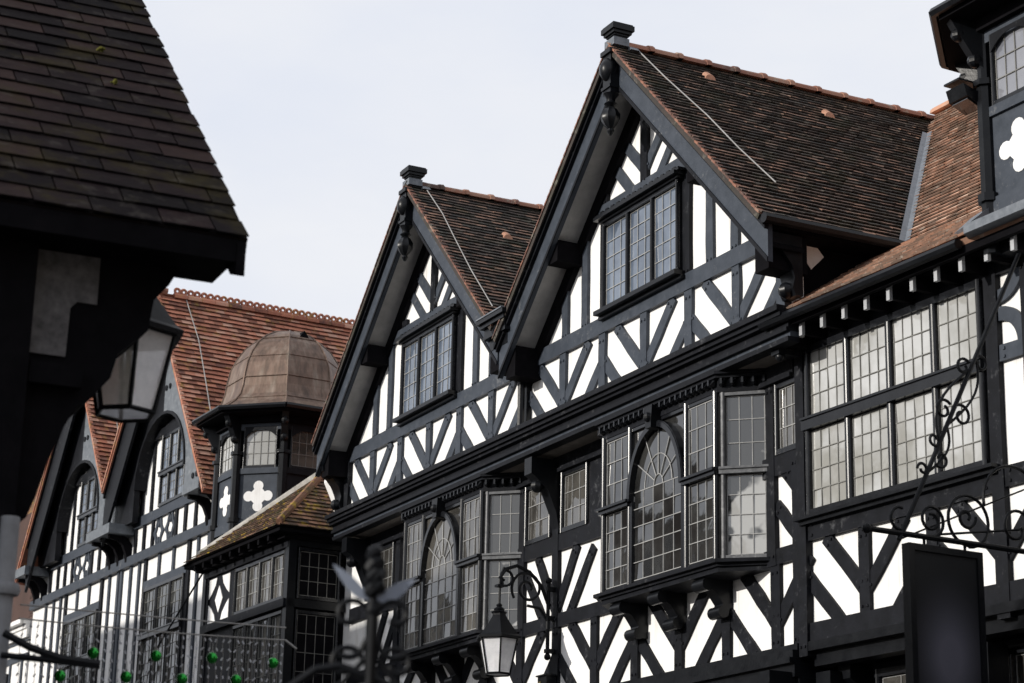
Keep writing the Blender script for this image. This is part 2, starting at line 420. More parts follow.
# attic gable walls
for c in (C1, C2):
    a = gz(c)-.42
    hl, hr = 3.1, 3.06
    poly = [(c-hl, 8.3), (c+hr, 8.3), (c+hr, a-SL*hr), (c, a), (c-hl, a-SL*hl)]
    one('gable_wall', M_WHITE, B, lambda m: m.prism(poly, J-.18, J))
    z0, z1 = 8.5, 9.37
    beam(B, 'rail', (c-3.1, 9.475), (c+3.08, 9.475), .215, J-.02, J+.06, M_SLATEBLUE)
    s = 1.03
    chevrons(B, [c-2*s-.01, c-s, c, c+s, c+2*s-.01], z0, z1, J, kind0='V', mat=M_SLATEBLUE)
    # outward braces from the end posts
    for sg in (-1, 1):
        e = c+sg*3.03
        zt_ = z0+(z1-z0)*.62; d = zt_-z0+.06
        beam(B, 'brace', (e, zt_), (e-sg*d, zt_-d), .15, J-.02, J+.032, M_SLATEBLUE)
    for x in (-2.03, -1.5, 1.5, 2.03):
        top = a-SL*abs(x)+.05
        beam(B, 'stud', (c+x, 9.5), (c+x, top), .15, J-.02, J+.042, M_SLATEBLUE)
    for x in (-1.0, 1.0): beam(B, 'stud', (c+x, 9.5), (c+x, 11.2), .16, J-.02, J+.05, M_BLACK)
    beam(B, 'collar', (c-1.55, 11.0), (c+1.55, 11.0), .17, J-.02, J+.055, M_SLATEBLUE)
    beam(B, 'king_post', (c, 10.98), (c, a-.05), .16, J-.02, J+.05, M_BLACK)
    for sg in (-1, 1):
        beam(B, 'brace', (c, 11.22), (c+sg*.62, 11.84), .145, J-.02, J+.034, M_SLATEBLUE)
        beam(B, 'brace', (c+sg*.22, 10.95), (c+sg*.95, 11.68), .145, J-.02, J+.031, M_SLATEBLUE)
        # rafter lying on the wall under the soffit
        beam(B, 'rafter', (c, a-.11), (c+sg*3.1, a-.11-SL*3.1), .19, J-.02, J+.075, M_DARKWOOD if sg < 0 else M_BLACK, pegs=False)
    # attic window
    w = window(B, c-.92, c+.92, 9.62, 10.78, J+.02, 3, None, 3, 5, fw=.05, mw=.05, depth=.10, gmat=G_BLUE, tilt=.006)
    def hood(m):
        for k, (z0_, z1_, o_) in enumerate(((10.78, 10.815, .15), (10.815, 10.86, .21), (10.86, 10.90, .17))):
            m.box(c-.96-.03*k, c+.96+.03*k, J, J+o_, z0_, z1_-.002)
        for i in range(14): m.box(c-.9+i*.135, c-.83+i*.135, J, J+.16, 10.898, 10.925)
    one('window_hood', M_GLOSS, w, hood)
    one('sill', M_GLOSS, w, lambda m: (m.box(c-.98, c+.98, J, J+.2, 9.565, 9.62), m.box(c-1.0, c+1.0, J, J+.12, 9.52, 9.564)))

# gable roofs, barge boards, soffits
def barge(c, sg, apex, half):
    inner = []
    def line(d0, d1, x0, x1):
        k = math.sqrt(1+SL*SL)
        return [(c+sg*x0, apex-d0*k-SL*x0), (c+sg*x1, apex-d0*k-SL*x1), (c+sg*x1, apex-d1*k-SL*x1), (c+sg*x0, apex-d1*k-SL*x0)]
    b = one('barge_board', M_SLATEBLUE if sg > 0 else M_SLATEBLUE, B, lambda m: m.prism(line(.045, .37, 0, half), J+.40, J+.46))
    one('moulding', M_BLACK, b, lambda m: (m.prism(line(.03, .075, 0, half+.02), J+.461, J+.54), m.prism(line(.076, .11, 0, half+.01), J+.461, J+.51), m.prism(line(.335, .377, .12, half), J+.461, J+.475)))
for c in (C1, C2):
    ap = gz(c)
    for sg in (-1, 1):
        half = 3.34 if (c, sg) in ((C1, 1), (C2, -1)) else 3.08
        barge(c, sg, ap, half)
        k = math.sqrt(1+SL*SL)
        # soffit boards between wall and barge
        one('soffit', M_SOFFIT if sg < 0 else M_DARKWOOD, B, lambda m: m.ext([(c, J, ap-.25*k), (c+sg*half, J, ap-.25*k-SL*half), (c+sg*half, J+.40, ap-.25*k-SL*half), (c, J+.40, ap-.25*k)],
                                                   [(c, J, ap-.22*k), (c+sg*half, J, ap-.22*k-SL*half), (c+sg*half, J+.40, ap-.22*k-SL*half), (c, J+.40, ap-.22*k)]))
        for x, hh in ((1.72, .17), (half-.22, .3)):
            one('purlin_end', M_DARKWOOD, B, lambda m: m.box(c+sg*x-.13, c+sg*x+.13, J-.1, J+.395, ap-.22*k-SL*x-hh-.16, ap-.22*k-SL*x-.05))
        S = half*k
        org = (c+sg*half, .91, ap-SL*half)
        tile_slope('tiled_slope', B, T0, org, (0, -1, 0), (-sg, 0, SL), 6.1 if sg > 0 else 5.2, S+.02, .101, .165, T_BROWN, flip=-1 if sg > 0 else 1)
        # verge: the ends of the tiles bedded over the barge
        def verge(m):
            n = int(S/.101)
            for i in range(n):
                x = half-i*.101/k; z = ap-SL*x
                dx = .108/k
                m.ext([(c+sg*x, .84, z+.0), (c+sg*x, .925, z+.0), (c+sg*x, .925, z+.034), (c+sg*x, .84, z+.034)],
                      [(c+sg*(x-dx), .84, z+SL*dx-.01), (c+sg*(x-dx), .925, z+SL*dx-.01), (c+sg*(x-dx), .925, z+SL*dx+.02), (c+sg*(x-dx), .84, z+SL*dx+.02)], 0, random.uniform(-.2, .75 if sg > 0 else .4))
        one('verge', T_RIDGE, B, verge)
    ridge_tiles(B, T0, (c, .75, ap+.05), (c, -5.2, ap+.05), T_RIDGE)
    # finial block at the apex, with the pendant below it
    f = one('finial', M_GLOSS, B, lambda m: [m.box(c-r, c+r, .78-r, .78+r, z0, z1) for r, z0, z1 in ((.09, ap-.04, ap+.115), (.105, ap+.116, ap+.14), (.13, ap+.141, ap+.18), (.155, ap+.181, ap+.25), (.14, ap+.251, ap+.27))])
    one('lead_collar', M_LEADSHEET, f, lambda m: (m.box(c-.12, c+.12, .68, .90, ap-.02, ap+.08), m.ext([(c-.17, .68, ap-.07), (c, .68, ap+.10), (c+.17, .68, ap-.07)], [(c-.17, .56, ap-.07), (c, .56, ap+.10), (c+.17, .56, ap-.07)])))
    def pend(m):
        m.box(c-.095, c+.095, .80, .93, ap-.66, ap-.08)
        m.box(c-.12, c+.12, .79, .96, ap-.14, ap-.08); m.box(c-.11, c+.11, .79, .95, ap-.60, ap-.56)
        m.ball((c, .90, ap-.34), .125, 12, sz=1.25)
        m.lathe((c, .87, ap-.66), [(.10, 0), (.06, -.06), (.055, -.1), (.085, -.13), (.04, -.17)], 12)
        m.lathe((c, .87, ap-.82), [(.03, 0), (.08, -.04), (.125, -.12), (.12, -.18), (.075, -.26), (.035, -.3), (.05, -.33), (.02, -.38)], 16, flute=.14)
    one('pendant', M_GLOSS, B, pend, smooth=True)

# carved box between the gables, scrolled bracket at the right foot, post and pipe
def valley_box(m):
    u = -3.92
    for w, z0, z1, o in ((.40, 10.03, 10.09, .62), (.36, 9.97, 10.029, .58), (.31, 9.87, 9.969, .53), (.33, 9.82, 9.869, .54), (.26, 9.66, 9.819, .47), (.22, 9.5, 9.659, .40)):
        m.box(u-w, u+w, J, J+o, z0, z1)
one('valley_box', M_GLOSS, B, valley_box)
def leaves(m):
    for i in range(26):
        z = random.uniform(9.42, 9.84); w = .2*(z-9.2)/.6
        m.ball((-3.92+random.uniform(-w, w), J+.36+random.uniform(.02, .16)*(z-9.2), z), random.uniform(.025, .05), 6)
one('carved_leaves', M_GLOSS, B, leaves)
one('valley_lead', M_LEADSHEET, B, lambda m: m.box(-4.3, -3.54, .1, .98, 10.091, 10.11))
beam(B, 'gable_post', (-3.92, 8.5), (-3.92, 9.42), .2, J-.02, J+.075, M_GLOSS, pegs=False)
one('downpipe', M_GLOSS, B, lambda m: m.tube([(-3.86, J+.14, 9.5), (-3.86, J+.14, 8.55)], .05, 8), smooth=True)
beam(B, 'corner_post', (2.16, 8.5), (2.16, 9.5), .16, J-.02, J+.07, M_SLATEBLUE)
beam(B, 'corner_post', (-10.05, 8.5), (-10.05, 9.5), .16, J-.02, J+.07, M_BLACK)
def console(m, u, w=.13):
    m.prism_oz([(J, 8.66), (J+.09, 8.66), (J+.13, 8.74), (J+.10, 8.86), (J+.14, 9.0), (J+.26, 9.14), (J+.42, 9.24), (J+.44, 9.33), (J, 9.33)], u-w, u+w)
    m.ball((u, J+.13, 8.74), .09, 8)
one('console_bracket', M_GLOSS, B, lambda m: console(m, 2.36), smooth=True)
one('console_bracket', M_GLOSS, B, lambda m: console(m, -10.3), smooth=True)
one('verge_return', M_WHITE, B, lambda m: m.prism_oz([(J-.4, 8.5), (J-.02, 8.5), (J+.05, 8.8), (J+.22, 9.15), (J+.2, 9.3), (J-.4, 9.3)], -10.62, -10.45))
# cheek wall of the right gable above the lower roof
ck = one('cheek_wall', M_DARKWOOD, B, lambda m: m.prism_oz([(J-.02, 8.2), (J-.02, 9.6), (-2.2, 9.6), (-2.2, 8.2)], 2.06, 2.2))
one('plaster_panel', M_WHITE, ck, lambda m: m.prism_oz([(.16, 9.24), (.15, 9.39), (-.01, 9.40), (-.13, 9.27), (.04, 9.10)], 2.2, 2.206))
one('plaster_panel', M_WHITE, ck, lambda m: m.prism_oz([(-.27, 9.40), (-.31, 9.41), (-.31, 9.37)], 2.2, 2.206))
one('gutter', M_GLOSS, B, lambda m: m.tube([(C1+3.40, .9, 9.43), (C1+3.40, -1.1, 9.43)], .06, 8), smooth=True)
one('eave_board', M_DARKWOOD, B, lambda m: m.box(2.2, 2.5, -1.6, .72, 9.36, 9.40))
# lightning cables and vent tiles on the two visible slopes
def on_slope(c, x, o, h=.05):
    return (c+x, o, gz(c)-SL*x+h)
for c, pts in ((C1, ((.06, .55), (.7, .50), (1.45, .38), (2.1, .36), (2.72, .28))), (C2, ((.06, .62), (.7, .60), (1.3, .66), (2.0, .72), (2.75, .74)))):
    one('lightning_cable', M_CABLE, B, lambda m: m.tube([on_slope(c, x, o, .07) for x, o in pts], .008, 6))
for c, x, o in ((C1, .34, -.35), (C1, .62, -1.95), (C2, .95, -.35)):
    def vent(m):
        p = Vector(on_slope(c, x, o, .02))
        A = []; D = []
        for j in range(7):
            a = PI*j/6
            q = Vector((math.sin(a)*.055+math.cos(a)*0, math.cos(a)*.055, math.sin(a)*.06))
            A.append(tuple(p+q+Vector((.03, 0, -.02)))); D.append(tuple(p+q+Vector((-.14, 0, .10))))
        A2 = [tuple(p+Vector((0, .075*math.cos(PI*j/6), .07*math.sin(PI*j/6)))+Vector((.03, 0, -.02))) for j in range(7)]
        D2 = [tuple(p+Vector((0, .07*math.cos(PI*j/6), .055*math.sin(PI*j/6)))+Vector((-.06, 0, .065))) for j in range(7)]
        m.ext(A2, D2)
    one('vent_tile', M_CLAY, B, vent)
# main range behind the gables
tile_slope('tiled_slope', B, T0, (-10.9, .3, 8.75), (1, 0, 0), (0, -1, .85), 10.0, 5.6, .2, .33, T_BROWN, flip=1)
tile_slope('tiled_slope', B, T0, (-10.9, -8.4, 8.75), (1, 0, 0), (0, 1, .85), 10.0, 5.6, .2, .33, T_BROWN, flip=-1)

# main cornice and soffit of the jetty
def cornice(m):
    L_, R_ = -10.4, 2.38
    for z0, z1, o in ((8.18, 8.234, J+.13), (8.291, 8.335, J+.15), (8.336, 8.41, J+.125), (8.411, 8.45, J+.19), (8.451, 8.50, J+.23), (8.501, 8.565, J+.27)):
        m.box(L_, R_, J-.02, o, z0, z1)
cn = one('cornice', M_BLACK, B, cornice)
one('sunlit_fascia', M_SLATEBLUE, cn, lambda m: m.box(-10.4, 2.38, J-.02, J+.10, 8.235, 8.29))  # paler paint stands in for the sunlit band of the cornice
one('jetty_soffit', M_SOFFIT_DARK, B, lambda m: m.box(-10.4, 1.88, -.05, J-.021, 8.19, 8.21))
one('wall_plate', M_BLACK, B, lambda m: (m.box(-10.6, 1.85, -.02, .07, 8.02, 8.189), m.box(-10.6, 1.85, -.02, .11, 7.97, 8.019)))
# lower floor framing
beam(B, 'sill_rail', (-10.6, 7.05), (1.86, 7.05), .22, -.02, .05, pegs=False)
beam(B, 'middle_rail', (-10.6, 6.04), (1.86, 6.04), .17, -.02, .05, pegs=False)
s = 1.02
us = [-10.3+.0, -9.75, -8.73, -7.71, -6.69, -5.67, -4.65, -3.64, -2.62, -1.61, -.6, .42, 1.42]
chevrons(B, us[1:], 5.02, 5.97, 0, kind0='inv', w=.17, reach=.62)
for u in (-9.75, -8.75, -4.62, -3.65, -2.2, 1.37): beam(B, 'stud', (u, 5.95), (u, 8.0), .16, -.02, .055)
beam(B, 'stud', (-2.5, 7.1), (-2.5, 8.0), .5, -.02, .045, pegs=False)
beam(B, 'corner_post', (1.86, 5.0), (1.86, 7.1), .13, -.02, .07)
for p, q in (((1.44, 6.62), (1.9, 6.14)), ((1.60, 6.98), (1.95, 6.62)), ((-3.62, 6.2), (-3.1, 6.95)), ((-3.3, 6.08), (-2.66, 6.85)), ((-2.5, 6.1), (-1.8, 6.9)), ((-3.7, 6.2), (-4.2, 6.95)), ((-4.0, 6.08), (-4.55, 6.78)),
             ((-9.7, 6.15), (-9.2, 6.95)), ((-9.35, 6.08), (-8.7, 6.95)), ((-8.9, 6.08), (-8.3, 6.8))):
    beam(B, 'brace', p, q, .15, -.02, .035)
# small windows of the lower floor
for u0, u1, n in ((-4.55, -3.80, 2), (-3.53, -2.80, 3), (1.46, 1.95, 3), (-9.62, -8.9, 3)):
    window(B, u0, u1, 7.16, 7.97, 0, 1, None, n, 3, fw=.06, depth=.06, gmat=G_WARM)
# brackets that carry the jetty
def jbracket(m, u):
    m.prism_oz([(0, 7.2), (.05, 7.2), (.10, 7.45), (.22, 7.72), (.40, 7.88), (.47, 7.92), (.47, 8.14), (0, 8.14)], u-.10, u+.10)
    m.ball((u, .33, 7.78), .09, 8)
for u in (-3.66, -9.9): one('jetty_bracket', M_GLOSS, B, lambda m: jbracket(m, u), smooth=True)
one('corner_boss', M_GLOSS, B, lambda m: (m.ball((2.04, J+.0, 8.10), .055, 10), m.box(1.95, 2.1, J-.2, J+.06, 8.12, 8.17)), smooth=True)

# ---- bay windows
def bay(c, hw, splay, corbels, gm, ph=.43):
    Z0, Z1 = 6.05, 7.98; tz0, tz1 = 7.02, 7.10
    fl, fr, wl, wr = c-hw, c+hw, c-hw-splay, c+hw+splay
    plan = lambda e, zz=0: [(wl-e, 0), (fl-e*.8, ph+e), (fr+e*.8, ph+e), (wr+e, 0)]
    base = one('bay_base', M_BLACK, B, lambda m: (m.prism_uo(plan(.0), 5.93, 5.985), m.prism_uo(plan(.03), 5.986, 6.02), m.prism_uo(plan(.08), 6.021, 6.06)))
    head = one('bay_head', M_BLACK, B, lambda m: (m.prism_uo(plan(.01), 7.96, 8.015), m.prism_uo(plan(-.01), 8.016, 8.115), m.prism_uo(plan(.05), 8.116, 8.15), m.prism_uo(plan(.085), 8.151, 8.186)))
    def frieze(m):
        for A, D in (((wl, 0), (fl, ph)), ((fl, ph), (fr, ph)), ((fr, ph), (wr, 0))):
            T = face_T(A, D); n = max(3, int(T.length/.115)); d = T.length/n
            o_ = m.T; m.T = T
            for i in range(n):
                u = d*(i+.5); w_ = d*.40
                m.ext([(u-w_, .012, 8.113), (u+w_, .012, 8.113), (u+w_*.7, .012, 8.03), (u, .012, 8.01), (u-w_*.7, .012, 8.03)],
                      [(u-w_*.8, .035, 8.11), (u+w_*.8, .035, 8.11), (u+w_*.5, .075, 8.045), (u, .055, 8.02), (u-w_*.5, .075, 8.045)])
                m.box(u-.012, u+.012, .03, .085, 8.04, 8.105)
            m.T = o_
    one('carved_frieze', M_FRAME, head, frieze)
    # front face
    F = face_T((fl, ph), (fr, ph)); W = 2*hw
    x1, x2 = W*.255, W*.745
    gap = .035
    def front(m):
        for x in (.04, W-.04): mull(m, x, .08, -.05, .035, Z0, Z1)
        for x in (x1, x2): mull(m, x, .075, -.05, .03, Z0, Z1)
        m.box(.08, W-.08, -.05, .0, Z0, Z0+.05); m.box(.08, W-.08, -.05, .0, Z1-.06, Z1)
        for a, b in ((-.01, x1+.03), (x2-.03, W+.01)):
            m.box(a, b, -.05, .055, tz0, tz1); m.box(a-.01, b+.01, -.05, .085, tz1-.035, tz1-.005)
        # arch
        cx = W/2; R = (x2-x1)/2-.015; zs = 7.06; RZ = .84
        n = 18; P = [(cx+math.cos(PI*i/n)*R, zs+math.sin(PI*i/n)*RZ) for i in range(n+1)]
        Q = [(cx+math.cos(PI*i/n)*(R-.06), zs+math.sin(PI*i/n)*(RZ-.06)) for i in range(n+1)]
        m.prism(P+Q[::-1], -.06, .06)
        P2 = [(cx+math.cos(PI*i/n)*(R+.015), zs+math.sin(PI*i/n)*(RZ+.015)) for i in range(n+1)]
        m.prism(P2+P[::-1], -.06, .05)
        for sg in (-1, 1): m.box(min(cx+sg*R, cx+sg*(R-.07)), max(cx+sg*R, cx+sg*(R-.07)), -.055, .02, Z0, zs)
    fw_ = one('bay_window', M_FRAME, B, front, F)
    one('keystone', M_GLOSS, fw_, lambda m: (m.prism([(W/2-.06, 7.82), (W/2+.06, 7.82), (W/2+.09, 8.09), (W/2-.09, 8.09)], .0, .13), m.ball((W/2, .13, 7.95), .06, 8)), F)
    def fp(m):
        for a, b in ((.085, x1-.04), (x2+.04, W-.085)):
            panes(m, a, b, Z0+.06, tz0-.01, -.02, 3, 4); panes(m, a, b, tz1+.01, Z1-.07, -.02, 3, 3)
        cx = W/2; R = (x2-x1)/2-.075; zs = 7.06; RZ = .79
        panes(m, cx-R-.005, cx+R+.005, Z0+.06, 7.17, -.02, 5, 5)
        # fan head: segments and an inner half ring
        n = 6; r1 = .45
        for i in range(n):
            a0, a1 = PI*i/n, PI*(i+1)/n
            for ra, rb in ((.0, r1), (r1, 1.0)):
                t = random.gauss(0, .005)
                q = [(cx+R*rr*math.cos(a), -.02+t*rr, 7.17+(RZ-.13)*rr*math.sin(a)) for rr, a in ((ra, a0), (rb, a0), (rb, a1), (ra, a1))]
                m.add(q if ra else q[1:], [list(range(4 if ra else 3))] if ra else [(0, 1, 2)], 0)
            if i:
                m.tube([(cx+R*.18*math.cos(a0), -.012, 7.17+(RZ-.13)*.18*math.sin(a0)), (cx+R*math.cos(a0), -.012, 7.17+(RZ-.13)*math.sin(a0))], .007, 5, 1)
        for rr in (.18, .55):
            m.tube([(cx+R*rr*math.cos(PI*i/14), -.012, 7.17+(RZ-.13)*rr*math.sin(PI*i/14)) for i in range(15)], .007, 5, 1)
        # spandrels above the arch
        m.box(x1+.04, x2-.04, -.05, -.04, 7.5, Z1-.06, 0)
    one('pane', [gm, M_CAME], fw_, fp, F)
    for A, D in (((wl, 0), (fl, ph)), ((fr, ph), (wr, 0))):
        T = face_T(A, D); lw = T.length
        w_ = window(B, .03, lw-.01, Z0, Z1, -.06, 1, [(Z0+.06, tz0, 4), (tz1, Z1-.06, 3)], 3, 4, fw=.06, depth=.06, gmat=G_PATCH, T=T, name='bay_side_window', fmat=M_SHEENFRAME if A[1] > 0 else M_FRAME)
    # corbels under the bay
    for u in corbels:
        def corbel(m):
            m.prism_oz([(0, 5.52), (.10, 5.52), (.16, 5.58), (.13, 5.66), (.22, 5.78), (.34, 5.84), (.38, 5.93), (0, 5.93)], u-.09, u+.09)
            for o, z, r in ((.14, 5.57, .07), (.34, 5.86, .075)):
                m.ext([(u-.12, o+r*math.cos(a), z+r*math.sin(a)) for a in [2*PI*k/12 for k in range(12)]], [(u+.12, o+r*math.cos(a), z+r*math.sin(a)) for a in [2*PI*k/12 for k in range(12)]])
        one('corbel', M_GLOSS, B, corbel, smooth=True)
bay(-.42, 1.31, .43, (-1.45, -.56, .42), G_DARK)
bay(-6.36, 1.30, .43, (-7.45, -6.5, -5.6), G_WARM)

# lower cornice, gallery recess and ground floor
def lowcornice(m):
    for z0, z1, o in ((4.98, 5.05, .10), (4.90, 4.979, .16), (4.84, 4.899, .20), (4.70, 4.839, .14), (4.55, 4.699, .08)):
        m.box(-10.7, 1.9, -.2, o, z0, z1)
one('lower_cornice', M_GLOSS, B, lowcornice)
one('gallery_ceiling', M_DARKWOOD, B, lambda m: m.box(-10.7, 1.9, -2.4, -.21, 4.75, 4.85))
one('gallery_wall', M_DARKWOOD, B, lambda m: m.box(-10.7, 1.9, -2.6, -2.4, 0, 8.0))
one('gallery_floor', M_DARKWOOD, B, lambda m: m.box(-10.7, 1.9, -2.4, 0, 2.6, 2.8))
one('gallery_balustrade', M_GLOSS, B, lambda m: (m.box(-10.7, 1.9, -.1, 0, 3.6, 3.7), [m.box(-10.6+i*.2, -10.55+i*.2, -.08, -.03, 2.8, 3.6) for i in range(62)]))
for u in (-10.5, -7.4, -4.3, -1.2, 1.75):
    one('gallery_post', M_GLOSS, B, lambda m: m.box(u-.12, u+.12, -.22, .02, 0, 4.6))
one('shop_front', M_DARKWOOD, B, lambda m: m.box(-10.7, 1.9, -.8, -.6, 0, 2.6))
def curved_bracket(m, u):
    m.prism_oz([(-.1, 3.9), (.0, 3.9), (.06, 4.2), (.22, 4.5), (.42, 4.62), (.42, 4.75), (-.1, 4.75)], u-.09, u+.09)
one('curved_bracket', M_GLOSS, B, lambda m: curved_bracket(m, 1.76))

# ================================================================== turret builder (shared by two buildings)
def turret(parent, uB, F, ez, w=.85, dome=True, zbase=None, gm=None):
    """eight sided corner turret; uB = right end of its front face, F = how far that face stands out"""
    k = w*.7071; uA = uB-w; c = (uA+w/2, F-k-w/2)
    ap = w/2/math.tan(PI/8)                      # apothem
    def octo(e):
        R = (ap+e)/math.cos(PI/8)
        return [(c[0]+R*math.cos(PI/8+PI/4*i), c[1]+R*math.sin(PI/8+PI/4*i)) for i in range(8)]
    P = octo(0); zb = zbase or ez-2.3
    one('turret_core', M_BLACK, parent, lambda m: m.prism_uo(octo(-.03), zb, ez-.02))
    # vertices 0..7 anticlockwise from +u; faces listed so that outward is +o
    faces = [(P[2], P[1]), (P[1], P[0]), (P[0], P[7]), (P[3], P[2])]
    for fi, (A, D) in enumerate(faces):
        T = face_T(A, D)
        shade = fi in (2,)  # side face turned from the sun gets darker materials, shade put into colour
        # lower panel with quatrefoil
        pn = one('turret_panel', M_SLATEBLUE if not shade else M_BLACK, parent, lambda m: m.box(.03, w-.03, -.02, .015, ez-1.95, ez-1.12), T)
        if fi != 2:
            def quat(m):
                cx, cz = w/2, ez-1.52
                pts = []
                for q in range(4):
                    a = PI/2*q
                    lc = (cx+.18*math.cos(a), cz+.18*math.sin(a)); n = 9
                    for i in range(n+1):
                        b = a-PI*.70+PI*1.40*i/n
                        pts.append((lc[0]+.093*math.cos(b), lc[1]+.093*math.sin(b)))
                m.prism(pts, .0, .022)
            one('quatrefoil', M_WHITE, pn, quat, T)
        for za, zb_ in ((1.12, 1.02), (2.12, 1.95), (.34, .02)):
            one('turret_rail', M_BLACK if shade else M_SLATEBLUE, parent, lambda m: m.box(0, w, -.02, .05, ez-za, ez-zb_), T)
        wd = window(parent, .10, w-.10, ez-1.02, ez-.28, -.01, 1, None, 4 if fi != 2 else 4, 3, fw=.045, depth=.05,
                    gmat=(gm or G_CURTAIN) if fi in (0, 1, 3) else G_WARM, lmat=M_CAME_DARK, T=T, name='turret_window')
        def arch(m):
            n = 10; x0, x1 = .13, w-.13; zt = ez-.30
            low = [(x0+(x1-x0)*i/n, zt-.03-.14*(abs(2*i/n-1))**2.2) for i in range(n+1)]
            m.prism([(x0, zt+.02)]+low+[(x1, zt+.02)], .035, .055)
        one('arched_head', M_BLACK, wd, arch, T)
    for i in (0, 1, 2, 3, 7):
        def post(m):
            x, y = P[i]
            dx, dy = x-c[0], y-c[1]; l = math.hypot(dx, dy); dx /= l; dy /= l
            cx, cy = x+dx*.02, y+dy*.02
            for r, z0, z1 in ((.085, zb, ez-.75), (.12, ez-.78, ez-.72), (.07, ez-.72, ez-.05), (.12, ez-1.98, ez-1.9)):
                m.lathe((cx, cy, 0), [(r, z0), (r, z1)], 8, rot=PI/8)
            m.ext([(cx-dy*.06, cy+dx*.06, ez-.62), (cx-dy*.06+dx*.10, cy+dx*.06+dy*.10, ez-.52), (cx-dy*.06+dx*.34, cy+dx*.06+dy*.34, ez-.10), (cx-dy*.06, cy+dx*.06, ez-.10)],
                  [(cx+dy*.06, cy-dx*.06, ez-.62), (cx+dy*.06+dx*.10, cy-dx*.06+dy*.10, ez-.52), (cx+dy*.06+dx*.34, cy-dx*.06+dy*.34, ez-.10), (cx+dy*.06, cy-dx*.06, ez-.10)])
            m.ball((cx+dx*.09, cy+dy*.09, ez-.50), .075, 8); m.ball((cx+dx*.25, cy+dy*.25, ez-.24), .07, 8)
        one('turret_post', M_GLOSS, parent, post)
    ev = one('turret_eave', M_DARKWOOD, parent, lambda m: (m.prism_uo(octo(.42), ez-.10, ez-.02), m.prism_uo(octo(.12), ez-.22, ez-.101)))
    g = octo(.47)
    one('gutter', M_GLOSS, ev, lambda m: m.tube([(x, y, ez-.02) for x, y in g+g[:1]], .05, 6))
    if dome:
        prof = [(1.41, 0.0), (1.31, .07), (1.17, .18), (1.06, .33), (1.01, .5), (.985, .72), (.94, .95), (.85, 1.17), (.72, 1.38), (.53, 1.56), (.30, 1.69), (.1, 1.745), (.0, 1.75)]
        R0 = 1/math.cos(PI/8)
        m = MB()
        sc_ = ap/1.025
        m.lathe((c[0], c[1], ez+.01), [(max(r, .004)*sc_*R0, z) for r, z in prof], 8, rot=PI/8)
        dm = m.build('dome', M_COPPER, parent)
        def seams(m):
            for i in range(8):
                a = PI/8+PI/4*i
                m.tube([(c[0]+(r*sc_*R0+.004)*math.cos(a), c[1]+(r*sc_*R0+.004)*math.sin(a), ez+.012+z) for r, z in prof[:-1]], .016, 5)
            for r, z in ((1.125, .24), (.995, .66), (.89, 1.07), (.62, 1.48)):
                pp = [(c[0]+(r*sc_*R0+.006)*math.cos(PI/8+PI/4*i), c[1]+(r*sc_*R0+.006)*math.sin(PI/8+PI/4*i), ez+.012+z) for i in range(9)]
                m.tube(pp, .009, 5)
        one('seam', M_COPPER, dm, seams)
        a = PI/4*.0-0.0
        def hatch(m):
            r, z = .47*sc_, 1.585
            p = (c[0]+r*math.cos(-.12), c[1]+r*math.sin(-.12), ez+z)
            m.ext([(p[0]-.1, p[1]-.10, p[2]-.06), (p[0]-.1, p[1]+.10, p[2]-.06), (p[0]-.1, p[1], p[2]+.09)], [(p[0]+.1, p[1]-.10, p[2]-.06), (p[0]+.1, p[1]+.10, p[2]-.06), (p[0]+.1, p[1], p[2]+.08)])
        one('vent_hatch', M_DARKWOOD, dm, hatch)
    return c

# ================================================================== 2. the building on the right
R = thing('corner_building', 'timbered building with orange tiled roof and wide leaded window at the right edge', 'building', P_RIGHT, wall_frame(A_SIDE))
one('wall', M_WHITE, R, lambda m: m.box(0, 7.5, -.2, 0, 5.03, 8.5))
one('rear_wall', M_CREAM, R, lambda m: (m.box(0, 7.5, -8.4, -8.2, 0, 8.6), m.box(7.3, 7.5, -8.2, -.2, 0, 8.6)))
beam(R, 'corner_post', (.05, 4.9), (.05, 8.45), .15, -.02, .085)
beam(R, 'post', (3.08, 4.9), (3.08, 8.45), .17, -.02, .06)
beam(R, 'head_beam', (.12, 8.32), (7.5, 8.32), .2, -.02, .05, pegs=False)
beam(R, 'sill_beam', (.1, 6.22), (3.02, 6.22), .22, -.02, .055)
beam(R, 'sill_beam', (3.14, 6.23), (7.5, 6.23), .2, -.02, .045)
beam(R, 'bottom_rail', (.1, 5.14), (7.5, 5.14), .2, -.02, .052, pegs=False)
window(R, .14, 2.97, 6.36, 8.235, 0, 4, [(6.42, 7.30, 4), (7.44, 8.18, 3)], 4, 4, fw=.075, mw=.10, depth=.09, gmat=G_CURTAIN, lmat=M_CAME_DARK, tilt=.010)
one('window_sill', M_GLOSS, R, lambda m: (m.box(.02, 3.12, 0, .17, 6.325, 6.358), m.box(.05, 3.09, 0, .12, 6.28, 6.324)))
us = [.05, 1.04, 2.09, 3.08, 4.1, 5.1, 6.1]
chevrons(R, us, 5.2, 6.12, 0, kind0='inv', w=.165, reach=.62, skip=(0, 3), ends=(0, 1))
